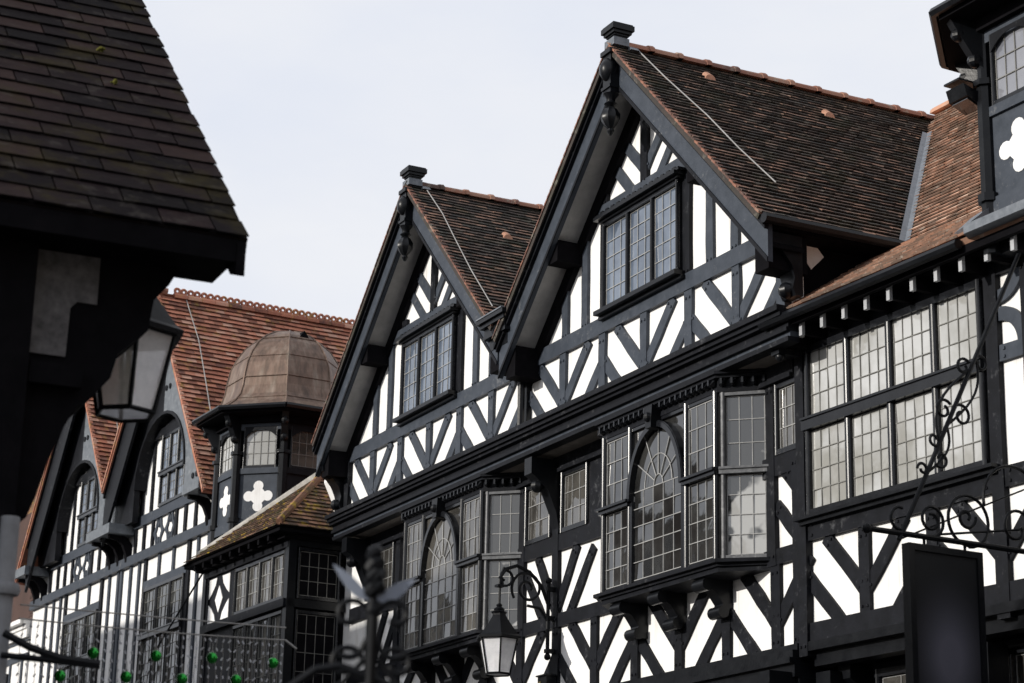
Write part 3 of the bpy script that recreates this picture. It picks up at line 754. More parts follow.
# curved braces to the right of the window
def arcs(m, u0, z0, r, w, a0, a1):
    n = 10
    m.prism([(u0+(r)*math.cos(a0+(a1-a0)*i/n), z0+(r)*math.sin(a0+(a1-a0)*i/n)) for i in range(n+1)]+[(u0+(r-w)*math.cos(a1+(a0-a1)*i/n), z0+(r-w)*math.sin(a1+(a0-a1)*i/n)) for i in range(n+1)], -.02, .042)
one('curved_brace', M_SLATEBLUE, R, lambda m: arcs(m, 3.16, 8.33, .40, .14, -PI/2, 0))
one('curved_brace', M_SLATEBLUE, R, lambda m: arcs(m, 3.16, 7.50, .40, .14, 0, PI/2))
beam(R, 'rail', (3.14, 7.43), (4.4, 7.43), .16, -.02, .045, M_SLATEBLUE)
for u in (3.56, 4.4, 5.4, 6.4): beam(R, 'stud', (u, 6.3), (u, 8.3), .15, -.02, .05)
# eave, joist ends, roof
one('eave_soffit', M_DARKWOOD, R, lambda m: (m.box(.05, 7.5, -.05, .40, 8.425, 8.46), m.box(.02, 7.5, .40, .46, 8.36, 8.50), m.box(.05, 7.5, -.02, .30, 8.40, 8.424)))
one('gutter', M_GLOSS, R, lambda m: m.tube([(.0, .53, 8.44), (3.2, .53, 8.44)], .055, 8), smooth=True)
for i in range(14):
    one('joist', M_DARKWOOD, R, lambda m: m.box(.47+i*.364, .53+i*.364, .05, .343, 8.25, 8.40))
    one('joist_end', M_GREYPAINT, R, lambda m: m.box(.475+i*.364, .525+i*.364, .345, .385, 8.235, 8.40))
k = math.sqrt(1+.93**2)
tile_slope('tiled_slope', R, T0, (.05, .5, 8.5), (1, 0, 0), (0, -1, .66), 7.4, 1.45*math.sqrt(1+.66**2), .115, .165, T_ORANGE, thick=.028, tail=-.1)
tile_slope('tiled_slope', R, T0, (-2.9, -.93, 9.445), (1, 0, 0), (0, -1, 1.03), 10.35, 3.38*math.sqrt(1+1.03**2), .115, .165, T_ORANGE, thick=.022, tail=-.15)
tile_slope('tiled_slope', R, T0, (-.5, -8.6, 8.45), (1, 0, 0), (0, 1, .93), 8, 4.55*k, .2, .33, T_ORANGE, flip=-1)
ridge_tiles(R, T0, (-2.6, -4.31, 12.97), (7.4, -4.31, 12.97), T_ORANGE, r=.13, step=.45)
turret(R, 3.44+.85, .3, 10.80, zbase=8.3, gm=G_VIOLET)
one('lead_skirt', M_LEADSHEET, R, lambda m: m.prism_uo([(3.05, .1), (3.38, .62), (4.4, .62), (4.75, .1)], 8.47, 8.56))
one('lead_apron', M_LEADSHEET, R, lambda m: m.ext([(3.02, .42, 8.62), (3.02, .2, 8.82), (3.48, .30, 8.82), (3.48, .62, 8.56)], [(3.02, .38, 8.58), (3.02, .16, 8.78), (3.48, .26, 8.78), (3.48, .58, 8.52)]))
# row level below: recess and leaded window
one('recess_ceiling', M_DARKWOOD, R, lambda m: m.box(0, 7.5, -1.0, -.21, 4.82, 4.9))
one('lower_cornice', M_GLOSS, R, lambda m: (m.box(0.1, 7.5, -.2, .08, 4.95, 5.045), m.box(.1, 7.5, -.2, -.02, 4.80, 4.949)))
one('row_wall', M_BLACK, R, lambda m: m.box(0, 7.5, -1.1, -.9, 0, 4.82))
window(R, .62, 6.0, 2.9, 4.74, -.5, 8, None, 2, 5, fw=.08, depth=.12, gmat=G_WARM)
one('window_bulkhead', M_BLACK, R, lambda m: (m.box(.52, 6.1, -.9, -.45, 4.741, 4.815), m.box(.55, 6.05, -.9, -.52, 0, 2.9)))
one('curved_bracket', M_GLOSS, R, lambda m: m.prism_oz([(-.9, 3.4), (-.8, 3.4), (-.72, 4.0), (-.45, 4.5), (-.2, 4.66), (-.2, 4.8), (-.9, 4.8)], .26, .46))
for u in (.2, 2.6, 5.2): one('row_post', M_GLOSS, R, lambda m: m.box(u-.12, u+.12, -.3, -.05, 0, 4.74))
# valley lead between the two roofs is bedded on the gabled building's slope
def valley(m):
    # intersection of the right gable slope with the lower front slope, in the gabled building's frame
    pts = []
    aM, aR = rad(A_MAIN), rad(A_SIDE)
    for t in range(14):
        z = 9.45+t*(12.3-9.45)/13
        x = C1+(gz(C1)-z)/SL                        # u on gable slope
        oR = -.93-(z-9.445)/1.03                         # o on the right roof
        # solve for o in the main frame so that point lies at oR in the right frame
        dM = Vector((math.sin(aM), -math.cos(aM))); nM = Vector((-math.cos(aM), -math.sin(aM))); nR = Vector((-math.cos(aR), -math.sin(aR)))
        base = dM*(x-1.93)
        o = (oR-base.dot(nR))/nM.dot(nR)
        pts.append((x, o, z))
    A = []; D = []
    for x, o, z in pts:
        A.append((x+.01, o+.085, z+.05)); D.append((x+.07, o-.02, z+.06))
    q = A+D[::-1]; low = [(x, o, z-.06) for x, o, z in q]
    for i in range(len(A)-1):
        a, b, c, d = A[i], A[i+1], D[i+1], D[i]
        mid0 = tuple((Vector(a)+Vector(d))/2-Vector((0, 0, .03))); mid1 = tuple((Vector(b)+Vector(c))/2-Vector((0, 0, .03)))
        m.add([a, b, mid1, mid0], [(0, 1, 2, 3)]); m.add([mid0, mid1, c, d], [(0, 1, 2, 3)])
one('valley_lead', M_LEADSHEET, B, valley)

# ================================================================== 3. domed turret and oriel
H = thing('turret_house', 'narrow dark building with copper domed turret above a mossy roofed oriel, between the white gables', 'building', P_LEFT, wall_frame(A_SIDE))
one('wall', M_WHITE, H, lambda m: m.box(-6.3, .35, -.3, -.02, 0, 9.4))
one('rear_wall', M_CREAM, H, lambda m: (m.box(-6.3, .35, -6.2, -6, 0, 9.4)))
one('roof', T_RED, H, lambda m: m.prism_oz([(-.05, 9.4), (-6.2, 9.4), (-3, 10.6)], -6.3, .35))
turret(H, -4.0, .6, 11.10, zbase=8.2)
O = 1.0; OL, OR_ = -4.13, -.57
one('oriel_body', M_DARKWOOD, H, lambda m: (m.box(OL+.05, OR_-.05, -.05, O-.08, 5.2, 8.35)))
FT = face_T((OL, O), (OR_, O)); ST = face_T((OR_, O), (OR_, 0))
wl_ = OR_-OL
window(H, 1.30, wl_-.14, 7.30, 8.08, -.07, 4, None, 3, 3, fw=.05, mw=.07, depth=.07, gmat=G_WARM, T=FT, name='oriel_window', tilt=.006)
window(H, 1.30, wl_-.14, 5.5, 7.12, -.07, 4, None, 3, 5, fw=.05, mw=.07, depth=.07, gmat=G_SHADE, lmat=M_CAME_DARK, T=FT, name='oriel_window', tilt=.006)
window(H, .16, .92, 7.30, 8.12, -.07, 1, None, 4, 3, fw=.05, depth=.06, gmat=G_SHADE, lmat=M_CAME_DARK, T=ST, name='oriel_side_window')
window(H, .16, .92, 5.5, 7.12, -.07, 1, None, 4, 5, fw=.05, depth=.06, gmat=G_SHADE, lmat=M_CAME_DARK, T=ST, name='oriel_side_window')
one('oriel_rail', M_BLACK, H, lambda m: m.box(0, wl_, -.06, .06, 7.15, 7.28), FT)
one('oriel_rail', M_BLACK, H, lambda m: m.box(0, wl_, -.06, .03, 8.1, 8.3), FT)
one('oriel_rail', M_GLOSS, H, lambda m: m.box(0, 1.0, -.06, .04, 7.15, 7.28), ST)
one('oriel_rail', M_GLOSS, H, lambda m: m.box(0, 1.0, -.06, .03, 8.13, 8.3), ST)
for u, o in ((OR_, O), (OL, O)):
    one('oriel_post', M_GLOSS, H, lambda m: m.box(u-.10, u+.04, o-.12, o+.02, 5.2, 8.32))
pan = one('lozenge_panel', M_BLACK, H, lambda m: m.box(.02, 1.28, -.065, -.02, 5.5, 8.1), FT)
def loz(m):
    for c_, z_ in ((.62, 7.68),):
        m.prism([(c_-.17, z_), (c_, z_-.23), (c_+.17, z_), (c_, z_+.23)], -.02, -.008)
        for sx in (-1, 1):
            for sz in (-1, 1):
                m.prism([(c_+sx*.46, z_+sz*.38), (c_+sx*.12, z_+sz*.38), (c_+sx*.18, z_+sz*.25), (c_+sx*.34, z_+sz*.12), (c_+sx*.46, z_+sz*.05)], -.02, -.008)
one('plaster_inset', M_WHITE, pan, loz, FT)
beam(H, 'oriel_stud', (.1, 5.3), (.1, 8.1), .1, -.06, .0, T=FT)
for x in (.25, .6, .95): one('plaster_strip', M_WHITE, H, lambda m: m.box(x, x+.2, -.064, -.03, 5.5, 7.1), FT)
# hipped mossy roof over the oriel
EZ = 8.36; e0, e1, ef = OL-.35, OR_+.32, O+.34
AZ = 9.60
apx = (-1.50, .02, AZ); apl = (-1.66, .02, AZ)
def tri_keep_front(a, s): return True
Lf = e1-e0
dzf, dof = AZ-EZ, ef
Sf = math.hypot(dzf, dof)
def keepf(a, s):
    t = s/Sf
    return a < Lf+(apx[0]-e1)*t-.02 and a > (apl[0]-e0)*t
tile_slope('oriel_roof', H, T0, (e0, ef, EZ), (1, 0, 0), (0, -dof, dzf), Lf, Sf, .11, .16, T_MOSS, flip=1, keep=keepf, slab=False)
dus = e1-apx[0]; Ss = math.hypot(dus, dzf)
def keeps(a, s):
    t = s/Ss
    return a > (ef-apx[1])*t*1.0-.02
tile_slope('oriel_roof', H, T0, (e1, ef, EZ), (0, -1, 0), (-dus, 0, dzf), ef+.02, Ss, .11, .16, T_MOSS, flip=-1, keep=keeps, slab=False)
one('roof_deck', M_DARKWOOD, H, lambda m: m.add([(e0, ef, EZ-.01), (e1, ef, EZ-.01), (e1, 0, EZ-.01), (e0, 0, EZ-.01), (apx[0], 0, AZ-.04), (apl[0], 0, AZ-.04)], [(0, 1, 4, 5), (1, 2, 4), (0, 5, 3), (0, 1, 2, 3)]))
one('hip_tile', T_MOSS, H, lambda m: [m.tube([(e1+(apx[0]-e1)*t, ef+(apx[1]-ef)*t, EZ+.05+(AZ-EZ)*t) for t in (i/16, (i+1.06)/16)], [.055, .065], 7) for i in range(16)])
one('eave_board', M_DARKWOOD, H, lambda m: (m.box(e0+.04, e1-.04, 0, ef-.04, EZ-.07, EZ-.015), m.box(e0+.2, e1-.2, 0, ef-.2, EZ-.14, EZ-.071)))
for i in range(9): one('eave_bracket', M_DARKWOOD, H, lambda m: m.box(OL+.1+i*.4, OL+.17+i*.4, O, ef-.06, EZ-.16, EZ-.071))
one('lead_flashing', M_LEADSHEET_PALE, H, lambda m: m.ext([(e0+.3, ef-.15, 8.50), (apl[0], .08, AZ-.02), (apl[0], .0, AZ-.02), (e0+.3, ef-.3, 8.50)], [(e0+.3, ef-.15, 8.56), (apl[0], .10, AZ+.06), (apl[0], .0, AZ+.06), (e0+.3, ef-.3, 8.56)]))
one('stay_rod', M_IRON, H, lambda m: m.tube([(OL+.1, O+.1, 8.2), (OL-1.9, O+.25, 6.9)], .018, 6))

# ================================================================== 4. the gabled building on the left
Lb = thing('twin_gabled_building', 'half timbered building with red tiled roofs and arched barge boards behind the near lantern', 'building', P_LEFT, wall_frame(A_SIDE))
CL1, CL2 = -9.05, -14.1
AP = 14.66; SG = 1.40
one('wall', M_WHITE, Lb, lambda m: m.box(-17.6, -6.32, -.25, 0, 0, 10.4))
one('rear_wall', M_CREAM, Lb, lambda m: m.box(-17.6, -6.32, -9.2, -9, 0, 10.4))
for c in (CL1, CL2):
    a = AP-.3
    one('gable_wall', M_WHITE, Lb, lambda m: m.prism([(c-2.5, 10.35), (c+2.5, 10.35), (c+2.5, a-SG*2.5), (c, a), (c-2.5, a-SG*2.5)], -.2, 0))
    # arched board set back under the verge
    def arch(m):
        n = 16; ro, zs, rz = 1.42, 10.95, 1.33
        inner = [(c+ro, 10.3)]+[(c+ro*math.cos(PI*i/n), zs+rz*math.sin(PI*i/n)) for i in range(n+1)]+[(c-ro, 10.3)]
        ap_ = AP-.14
        outer = [(c-2.6, 10.3), (c-2.72, ap_-SG*2.72), (c, ap_), (c+2.72, ap_-SG*2.72), (c+2.6, 10.3)]
        # two halves, so that the outline stays simple
        h = len(inner)//2
        m.prism(inner[:h+1]+[(c, ap_), (c+2.72, ap_-SG*2.72), (c+2.6, 10.3)], .12, .24)
        
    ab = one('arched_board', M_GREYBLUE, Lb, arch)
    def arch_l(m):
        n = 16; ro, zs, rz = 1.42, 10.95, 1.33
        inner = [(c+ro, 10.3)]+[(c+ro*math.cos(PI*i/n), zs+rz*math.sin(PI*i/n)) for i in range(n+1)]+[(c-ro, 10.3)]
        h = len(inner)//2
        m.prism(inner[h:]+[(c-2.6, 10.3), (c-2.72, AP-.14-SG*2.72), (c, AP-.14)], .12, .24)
    one('arched_board', M_BLACK, Lb, arch_l)  # left half coloured black for the shade it lies in
    def bolts(m):
        for x in (1.9, 2.1, .1, .3):
            z = 10.62 if abs(x) > 1 else 12.75+.25*(x == 0)
            m.tube([(c+x, .24, z), (c+x, .26, z)], .06, 8)
    one('bolt_head', M_BLACK, ab, bolts)
    def archrim(m):
        n = 16; ro, zs, rz = 1.42, 10.95, 1.33
        P_ = [(c+ro*math.cos(PI*i/n), zs+rz*math.sin(PI*i/n)) for i in range(n+1)]
        Q_ = [(c+(ro-.06)*math.cos(PI*i/n), zs+(rz-.06)*math.sin(PI*i/n)) for i in range(n+1)]
        m.prism(P_+Q_[::-1], .0, .27)
    one('arch_rim', M_BLACK, ab, archrim)
    for sg in (-1, 1):
        half = 3.3 if (c, sg) in ((CL1, 1), (CL2, -1)) else 2.55
        k = math.sqrt(1+SG*SG)
        def line(d0, d1, x0, x1): return [(c+sg*x0, AP-d0*k-SG*x0), (c+sg*x1, AP-d0*k-SG*x1), (c+sg*x1, AP-d1*k-SG*x1), (c+sg*x0, AP-d1*k-SG*x0)]
        hb = min(half, 3.0 if sg > 0 else 2.7)
        bb = one('barge_board', M_GREYBLUE if sg > 0 else M_BLACK, Lb, lambda m: m.prism(line(.04, .2 if sg > 0 else .66, 0, hb), .42, .48))  # left board deeper and black, standing in for the unlit soffit behind
        one('moulding', M_BLACK, bb, lambda m: m.prism(line(.03, .08, 0, hb), .481, .52))
        one('soffit', M_DARKWOOD, Lb, lambda m: m.ext([(c, .0, AP-.16*k), (c+sg*hb, .0, AP-.16*k-SG*hb), (c+sg*hb, .42, AP-.16*k-SG*hb), (c, .42, AP-.16*k)], [(c, .0, AP-.13*k), (c+sg*hb, .0, AP-.13*k-SG*hb), (c+sg*hb, .42, AP-.13*k-SG*hb), (c, .42, AP-.13*k)]))
        tile_slope('tiled_slope', Lb, T0, (c+sg*half, .55, AP-SG*half), (0, -1, 0), (-sg, 0, SG), 9.0, half*k+.02, .135, .2, T_RED, thick=.03, flip=-1 if sg > 0 else 1)
        def verge(m):
            n = int(half*k/.135)
            for i in range(n):
                x = half-i*.135/k; z = AP-SG*x; dx = .14/k
                m.ext([(c+sg*x, .5, z+.0), (c+sg*x, .575, z+.0), (c+sg*x, .575, z+.075), (c+sg*x, .5, z+.075)],
                      [(c+sg*(x-dx), .5, z+SG*dx-.01), (c+sg*(x-dx), .575, z+SG*dx-.01), (c+sg*(x-dx), .575, z+SG*dx+.05), (c+sg*(x-dx), .5, z+SG*dx+.05)], 0, random.uniform(.5, 1))
        one('verge', T_RED, Lb, verge)
    # crested ridge: a run of clay rings
    def crest(m):
        for i in range(30):
            o = .2-i*.29
            m.ext([(c+.10*math.cos(PI*j/6), o, AP+.0+.12*math.sin(PI*j/6)) for j in range(7)], [(c+.10*math.cos(PI*j/6), o-.285, AP+.0+.12*math.sin(PI*j/6)) for j in range(7)], 0, random.random())
            m.tube([(c, o-.07+.052*math.cos(2*PI*j/10), AP+.165+.052*math.sin(2*PI*j/10)) for j in range(11)], .03, 6); m.tube([(c, o-.21+.052*math.cos(2*PI*j/10), AP+.165+.052*math.sin(2*PI*j/10)) for j in range(11)], .03, 6)
    one('ridge_cresting', T_RED, Lb, crest)
    one('ridge_finial', T_RIDGE, Lb, lambda m: (m.tube([(c, .35, AP+.1), (c, .5, AP+.12), (c, .62, AP+.22), (c, .66, AP+.34)], [.09, .08, .06, .07], 7), m.ball((c, .66, AP+.36), .085, 8)))
    one('lightning_cable', M_CABLE, Lb, lambda m: m.tube([(c+x, o, AP-SG*x+.09) for x, o in ((.05, -.05), (.8, -.10), (1.6, -.02), (2.3, .06), (2.5 if c == CL2 else 2.9, .1))], .010, 5))
    # framing inside the arch
    beam(Lb, 'rail', (c-2.5, 10.33), (c+2.5, 10.33), .2, -.02, .06, M_SLATEBLUE, pegs=False)
    for x in (-1.5, -.95, 1.06, 1.5): beam(Lb, 'stud', (c+x, 10.4), (c+x, 12.3), .11, -.02, .04, M_BLACK, pegs=False)
    beam(Lb, 'collar', (c-1.5, 11.98), (c+1.5, 11.98), .17, -.02, .08, M_BLACK, pegs=False)
    for sg in (-1, 1): beam(Lb, 'brace', (c+sg*.1, 12.05), (c+sg*.9, 12.9), .14, -.02, .035, M_BLACK, pegs=False)
    beam(Lb, 'king_post', (c, 12.0), (c, 13.4), .15, -.02, .04, M_BLACK, pegs=False)
    window(Lb, c-.42, c+.98, 10.44, 11.9, 0, 3, [(10.5, 11.05, 3), (11.15, 11.84, 3)], 2, 3, fw=.06, mw=.08, depth=.08, gmat=G_SKYPANE, lmat=M_CAME_DARK)
    # band of short studs with lozenges
    for x in (-2.3, -1.75, -1.25, -.75, .55, 1.05, 1.6, 2.2): beam(Lb, 'stud', (c+x, 9.66), (c+x, 10.25), .12, -.02, .04, pegs=False)
    def lozenge(m):
        for cx in (c-.42, c+.22):
            zc = 9.95
            for sx in (-1, 1):
                m.prism([(cx+sx*.04, 9.66), (cx+sx*.12, 9.66), (cx+sx*.17, zc-.12), (cx+sx*.30, zc), (cx+sx*.17, zc+.12), (cx+sx*.12, 10.25), (cx+sx*.04, 10.25), (cx+sx*.10, zc+.08), (cx+sx*.15, zc), (cx+sx*.10, zc-.08)], -.02, .03)
            m.prism([(cx, zc-.26), (cx+.05, zc-.18), (cx, zc-.09), (cx-.05, zc-.18)], -.02, .03); m.prism([(cx, zc+.26), (cx+.05, zc+.18), (cx, zc+.09), (cx-.05, zc+.18)], -.02, .03)
    one('lozenge_brace', M_SLATEBLUE, Lb, lozenge)
    # lower floor
    for x in (-2.45, -1.9, -1.4, 1.85, 2.4): beam(Lb, 'stud', (c+x, 5), (c+x, 9.5), .11, -.02, .04, M_SLATEBLUE, pegs=False)
    for x in (-1.02, 1.38): beam(Lb, 'stud', (c+x, 5), (c+x, 9.5), .15, -.02, .045, M_BLACK, pegs=False)
    for x in (-.25, .55): beam(Lb, 'stud', (c+x, 8.95), (c+x, 9.5), .11, -.02, .04, M_SLATEBLUE, pegs=False)
    beam(Lb, 'rail', (c-1.0, 8.95), (c+1.36, 8.95), .16, -.02, .055, M_SLATEBLUE, pegs=False)
    window(Lb, c-.95, c+1.3, 6.6, 8.87, 0, 3, [(6.66, 7.85, 5), (7.97, 8.81, 4)], 3, 3, fw=.06, mw=.09, depth=.08, gmat=G_SHADE, lmat=M_CAME_DARK, tilt=.012)
    beam(Lb, 'rail', (c-2.5, 6.3), (c+2.5, 6.3), .2, -.02, .05, M_SLATEBLUE, pegs=False)
beam(Lb, 'floor_beam', (-17.6, 9.58), (-6.3, 9.58), .19, -.02, .10, M_SLATEBLUE, pegs=False)
for u, brs in ((-17.0, (-.28, .28)), (-11.6, (-.5, 0, .5)), (-6.35, (-.28, .28))):
    n = len(brs)
    one('bracket_block', M_GREYBLUE, Lb, lambda m: m.box(u-.3*n+.18, u+.3*n-.18, .02, .58, 10.12, 10.32))
    for x in brs:
        one('curved_bracket', M_DARKWOOD, Lb, lambda m: m.prism_oz([(0, 9.5), (.09, 9.5), (.12, 9.75), (.2, 9.93), (.34, 10.04), (.5, 10.05), (.5, 10.119), (.3, 10.119), (.12, 10.09), (0, 9.95)], u+x-.055, u+x+.055))

# ================================================================== 5. far left buildings
Bb = thing('brick_building', 'brown brick building in the gap behind the dark eaves at the far left', 'building', P_LEFT, wall_frame(A_SIDE))
def bricks(m):
    m.box(-25, -17.7, -6, -.9, 0, 12.6)
    for r in range(90):
        for k_ in range(14):
            u = -21+k_*.235+(.117 if r % 2 else 0)
            m.box(u, u+.222, -.9, -.885+random.uniform(0, .004), 5.5+r*.078, 5.5+r*.078+.066, 0, random.random())
one('wall', T_BRICK, Bb, bricks)
tile_slope('roof', Bb, T0, (-17.5, -.8, 12.3), (0, -1, 0), (-1, 0, 1.1), 5, 5, .13, .2, T_MOSS, flip=-1)
one('roof_side', T_MOSS, Bb, lambda m: m.prism([(-25, 12.6), (-17.7, 12.6), (-21.3, 16.2)], -5.9, -.95))
Wb = thing('rendered_building', 'low white rendered building with a moulded cornice below the brick wall at the far left', 'building', P_LEFT, wall_frame(A_SIDE))
one('wall', M_WHITE, Wb, lambda m: m.box(-25, -17.75, -.85, .0, 0, 9.1))
one('cornice', M_WHITE, Wb, lambda m: [m.box(-25, -17.72, -.8, o, z0, z1) for o, z0, z1 in ((.12, 9.1, 9.2), (.25, 9.201, 9.3), (.08, 8.9, 9.099))])
one('frieze', M_SLATEBLUE, Wb, lambda m: (m.box(-25, -17.73, -.1, .03, 8.4, 8.55), m.box(-25, -17.73, -.1, .03, 8.82, 8.86)))
for u in (-18.1, -19, -19.9, -21.2, -22.4): beam(Wb, 'stud', (u, 5), (u, 8.4), .13, -.02, .03, M_SLATEBLUE, pegs=False)
window(Wb, -19.8, -19.1, 6.4, 8.2, 0, 1, None, 2, 4, gmat=G_SHADE)

# ================================================================== 6. near building in shade, at the left
FBL = (-1.48, 11.2, 0); yaw = rad(66)
def TF(p): return (p[0], p[1], p[2])               # local x along the eave, y back, z up
F = thing('slate_roofed_building', 'dark timbered building in shade with a slate roof, filling the upper left corner', 'building', FBL, PI/2-yaw)
tile_slope('slate_roof', F, TF, (-7, 0, 5.53), (1, 0, 0), (0, 1, .91), 7.0, 5.3, .205, .36, T_SLATE, thick=.009, jit=.8, wvar=.14, gap=.010)
tile_slope('slate_roof', F, TF, (-7, 7.9, 5.53), (1, 0, 0), (0, -1, .91), 7.0, 5.3, .25, .40, T_SLATE, thick=.010, flip=-1)
for x, y in ((-.48, 2.0), (-.47, 1.56)):
    def tuft(m):
        for i in range(14): m.ball((x+random.gauss(0, .014), y+random.gauss(0, .014), 5.53+.91*y+.022+random.uniform(0, .014)), random.uniform(.006, .013), 6)
    one('moss_tuft', M_MOSS, F, tuft, TF)
one('eave_board', M_DARKWOOD, F, lambda m: (m.box(-7, -.02, .01, .06, 5.38, 5.51), m.box(-7, -.05, .06, .5, 5.40, 5.44)), TF)
one('verge_board', M_DARKWOOD, F, lambda m: m.ext([(-.06, .0, 5.30), (-.06, 3.9, 8.86), (-.06, 3.9, 9.03), (-.06, .0, 5.49)], [(-.01, .0, 5.30), (-.01, 3.9, 8.86), (-.01, 3.9, 9.03), (-.01, .0, 5.49)]), TF)
one('verge_bracket', M_DARKWOOD, F, lambda m: m.ext([(-.075, .02, 5.50), (-.075, .20, 5.50), (-.075, .20, 5.44), (-.075, .06, 5.32)], [(-.0, .02, 5.50), (-.0, .20, 5.50), (-.0, .20, 5.44), (-.0, .06, 5.32)]), TF)
# jettied end: timber mass with a curved knee down to the post
sil = [(-7, 5.44), (-.26, 5.44), (-.31, 5.36), (-.34, 5.30), (-.42, 5.2), (-.44, 5.02), (-.48, 4.98), (-.60, 4.86), (-.63, 4.72), (-.72, 4.60), (-.76, 4.56), (-.80, 4.54), (-.86, 4.42), (-.93, 4.22), (-.98, 4.02), (-1.02, 3.9), (-1.09, 3.84), (-1.12, 3.5), (-1.14, 2.9), (-7, 2.9)]
def knee(m):
    m.ext([(x, .35, z) for x, z in sil], [(x, .75, z) for x, z in sil])
one('jettied_wall', M_DARKWOOD, F, knee, TF)
one('plaster_panel', M_GREYPLASTER, F, lambda m: m.ext([(x, .335, z) for x, z in [(-1.09, 5.39), (-.74, 5.39), (-.74, 5.12), (-.85, 5.12), (-.885, 5.08), (-.89, 4.80), (-1.09, 4.80)]], [(x, .349, z) for x, z in [(-1.09, 5.39), (-.74, 5.39), (-.74, 5.12), (-.85, 5.12), (-.885, 5.08), (-.89, 4.80), (-1.09, 4.80)]]), TF)
one('timber_post', M_DARKWOOD, F, lambda m: (m.box(-1.34, -1.10, .25, .334, 2.9, 5.4), m.box(-1.09, -.80, .27, .334, 4.62, 4.74)), TF)
one('wall', M_DARKWOOD, F, lambda m: (m.box(-7, -1.3, .8, 7.4, 0, 5.5), m.box(-7, -.4, 7.2, 7.5, 0, 5.5)), TF)
dp = one('downpipe', M_GREYPIPE, F, lambda m: (m.lathe((-1.13, .20, 0), [(.05, 0), (.05, 3.86)], 10), m.lathe((-1.13, .20, 3.45), [(.075, 0), (.085, .03), (.075, .06)], 10)), TF, smooth=True)
one('gable_end', M_DARKWOOD, F, lambda m: m.ext([(-.5, .4, 5.4), (-.5, 7.5, 5.4), (-.5, 3.95, 8.6)], [(-.6, .4, 5.4), (-.6, 7.5, 5.4), (-.6, 3.95, 8.6)]), TF)
one('iron_arm', M_IRON, F, lambda m: (m.tube([(-1.13, .1, 3.24), (-1.0, .05, 3.17), (-.85, .0, 3.12), (-.66, -.05, 3.10)], .022, 6), m.tube([(-1.13, .12, 3.13), (-.9, .02, 3.11), (-.66, -.05, 3.09)], .018, 6)), TF)

# ================================================================== lanterns
def lantern(name, label, loc, rz, s, n=6, arm=None, group='street lanterns'):
    """tapered glazed lantern; loc = middle of the glass, s = width across the top"""
    t = thing(name, label, 'lantern', loc, rz, None)
    rt, rb, h = s*.46, s*.29, s*.80
    cap = MB(); cap.lathe((0, 0, h/2), [(rt*1.17, -.03*s), (rt*1.19, .02*s), (rt*1.02, .07*s), (rt*.55, .36*s), (rt*.36, .50*s), (rt*.34, .55*s)], n, rot=PI/n)
    cp = cap.build('cap', M_IRON, t)
    one('finial', M_IRON, cp, lambda m: m.lathe((0, 0, h/2+.55*s), [(rt*.36, 0), (rt*.40, .03*s), (rt*.24, .06*s), (rt*.28, .10*s), (rt*.12, .15*s), (rt*.16, .19*s), (rt*.04, .24*s)], 10), smooth=True)
    g = MB(); g.lathe((0, 0, 0), [(rb*.97, -h/2), (rt*.97, h/2-.02*s)], n, rot=PI/n); g.build('glass', M_LAMPGLASS, t)
    f = MB()
    for i in range(n):
        a = PI/n+2*PI*i/n
        f.tube([(rb*math.cos(a), rb*math.sin(a), -h/2), (rt*math.cos(a), rt*math.sin(a), h/2)], .022*s, 5)
    for r, z in ((rb, -h/2), (rt, h/2-.02*s)):
        f.tube([(r*math.cos(PI/n+2*PI*i/n), r*math.sin(PI/n+2*PI*i/n), z) for i in range(n+1)], .026*s, 5)
    f.build('frame', M_IRON, t)
    one('lamp', M_BULBLAMP, t, lambda m: m.lathe((0, 0, -.12*s), [(.02*s, -.14*s), (.06*s, -.06*s), (.075*s, .04*s), (.05*s, .14*s), (.03*s, .2*s), (.03*s, .34*s)], 10), smooth=True)
    return t
lt = lantern('street_lantern', 'large six sided glass lantern hanging under the dark eaves on the left', (-2.24, 12.0, 4.95), rad(18), .60)
one('bracket', M_IRON, lt, lambda m: (m.tube([(0, 0, .62), (-.06, -.04, .74), (-.2, -.12, .78), (-.45, -.3, .74)], .022, 6)))

w2 = world(P_MAIN, A_MAIN, -3.66, .84, 5.52)
l2 = lantern('street_lantern', 'hexagonal iron lantern hanging from a scrolled bracket between the two bay windows', w2, wall_frame(A_MAIN)+rad(10), .57)
def bracket2(m):
    # local frame of the lantern turned back to the wall: x along wall, y towards it
    ca, sa = math.cos(rad(-10)), math.sin(rad(-10))
    base = m.T
    def T(p):
        x, y, z = p[0], -p[1], p[2]
        return (x*ca-y*sa, x*sa+y*ca, z)
    m.T = T
    wl = -.70                                     # the wall post, out from the wall
    m.tube([(0, wl, .02), (0, wl, 1.02)], .026, 8)
    for z in (.1, .52, .9): m.box(-.04, .04, wl-.16, wl+.03, z, z+.05)
    for z in (1.03, .05): m.ball((0, wl, z), .045, 8)
    arm = [(0, wl, .72), (0, wl+.10, .95), (0, wl+.28, 1.12), (0, wl+.46, 1.18), (0, wl+.62, 1.12), (0, wl+.70, 1.0), (0, wl+.66, .92)]
    m.tube(arm, .024, 8)
    sp = spiral((wl+.30, .90), .24, .05, -PI*.2, PI*3.1, 36)
    m.tube([(0, o, z) for o, z in sp], .02, 6)
    m.tube([(0, o, z) for o, z in spiral((wl+.62, 1.02), .12, .05, PI*1.6, -PI*.4, 16)], .018, 6)
    m.tube([(0, wl, .50), (0, wl+.12, .66), (0, wl+.3, .68)], .02, 6)
    m.tube([(0, 0, .42), (0, 0, 1.0)], .018, 6); m.tube([(0, 0, 1.0), (0, -.06, 1.14)], .018, 6)
    m.box(-.05, .05, -.05, .05, .88, .91)
    m.T = base
one('bracket', M_IRON, l2, bracket2)
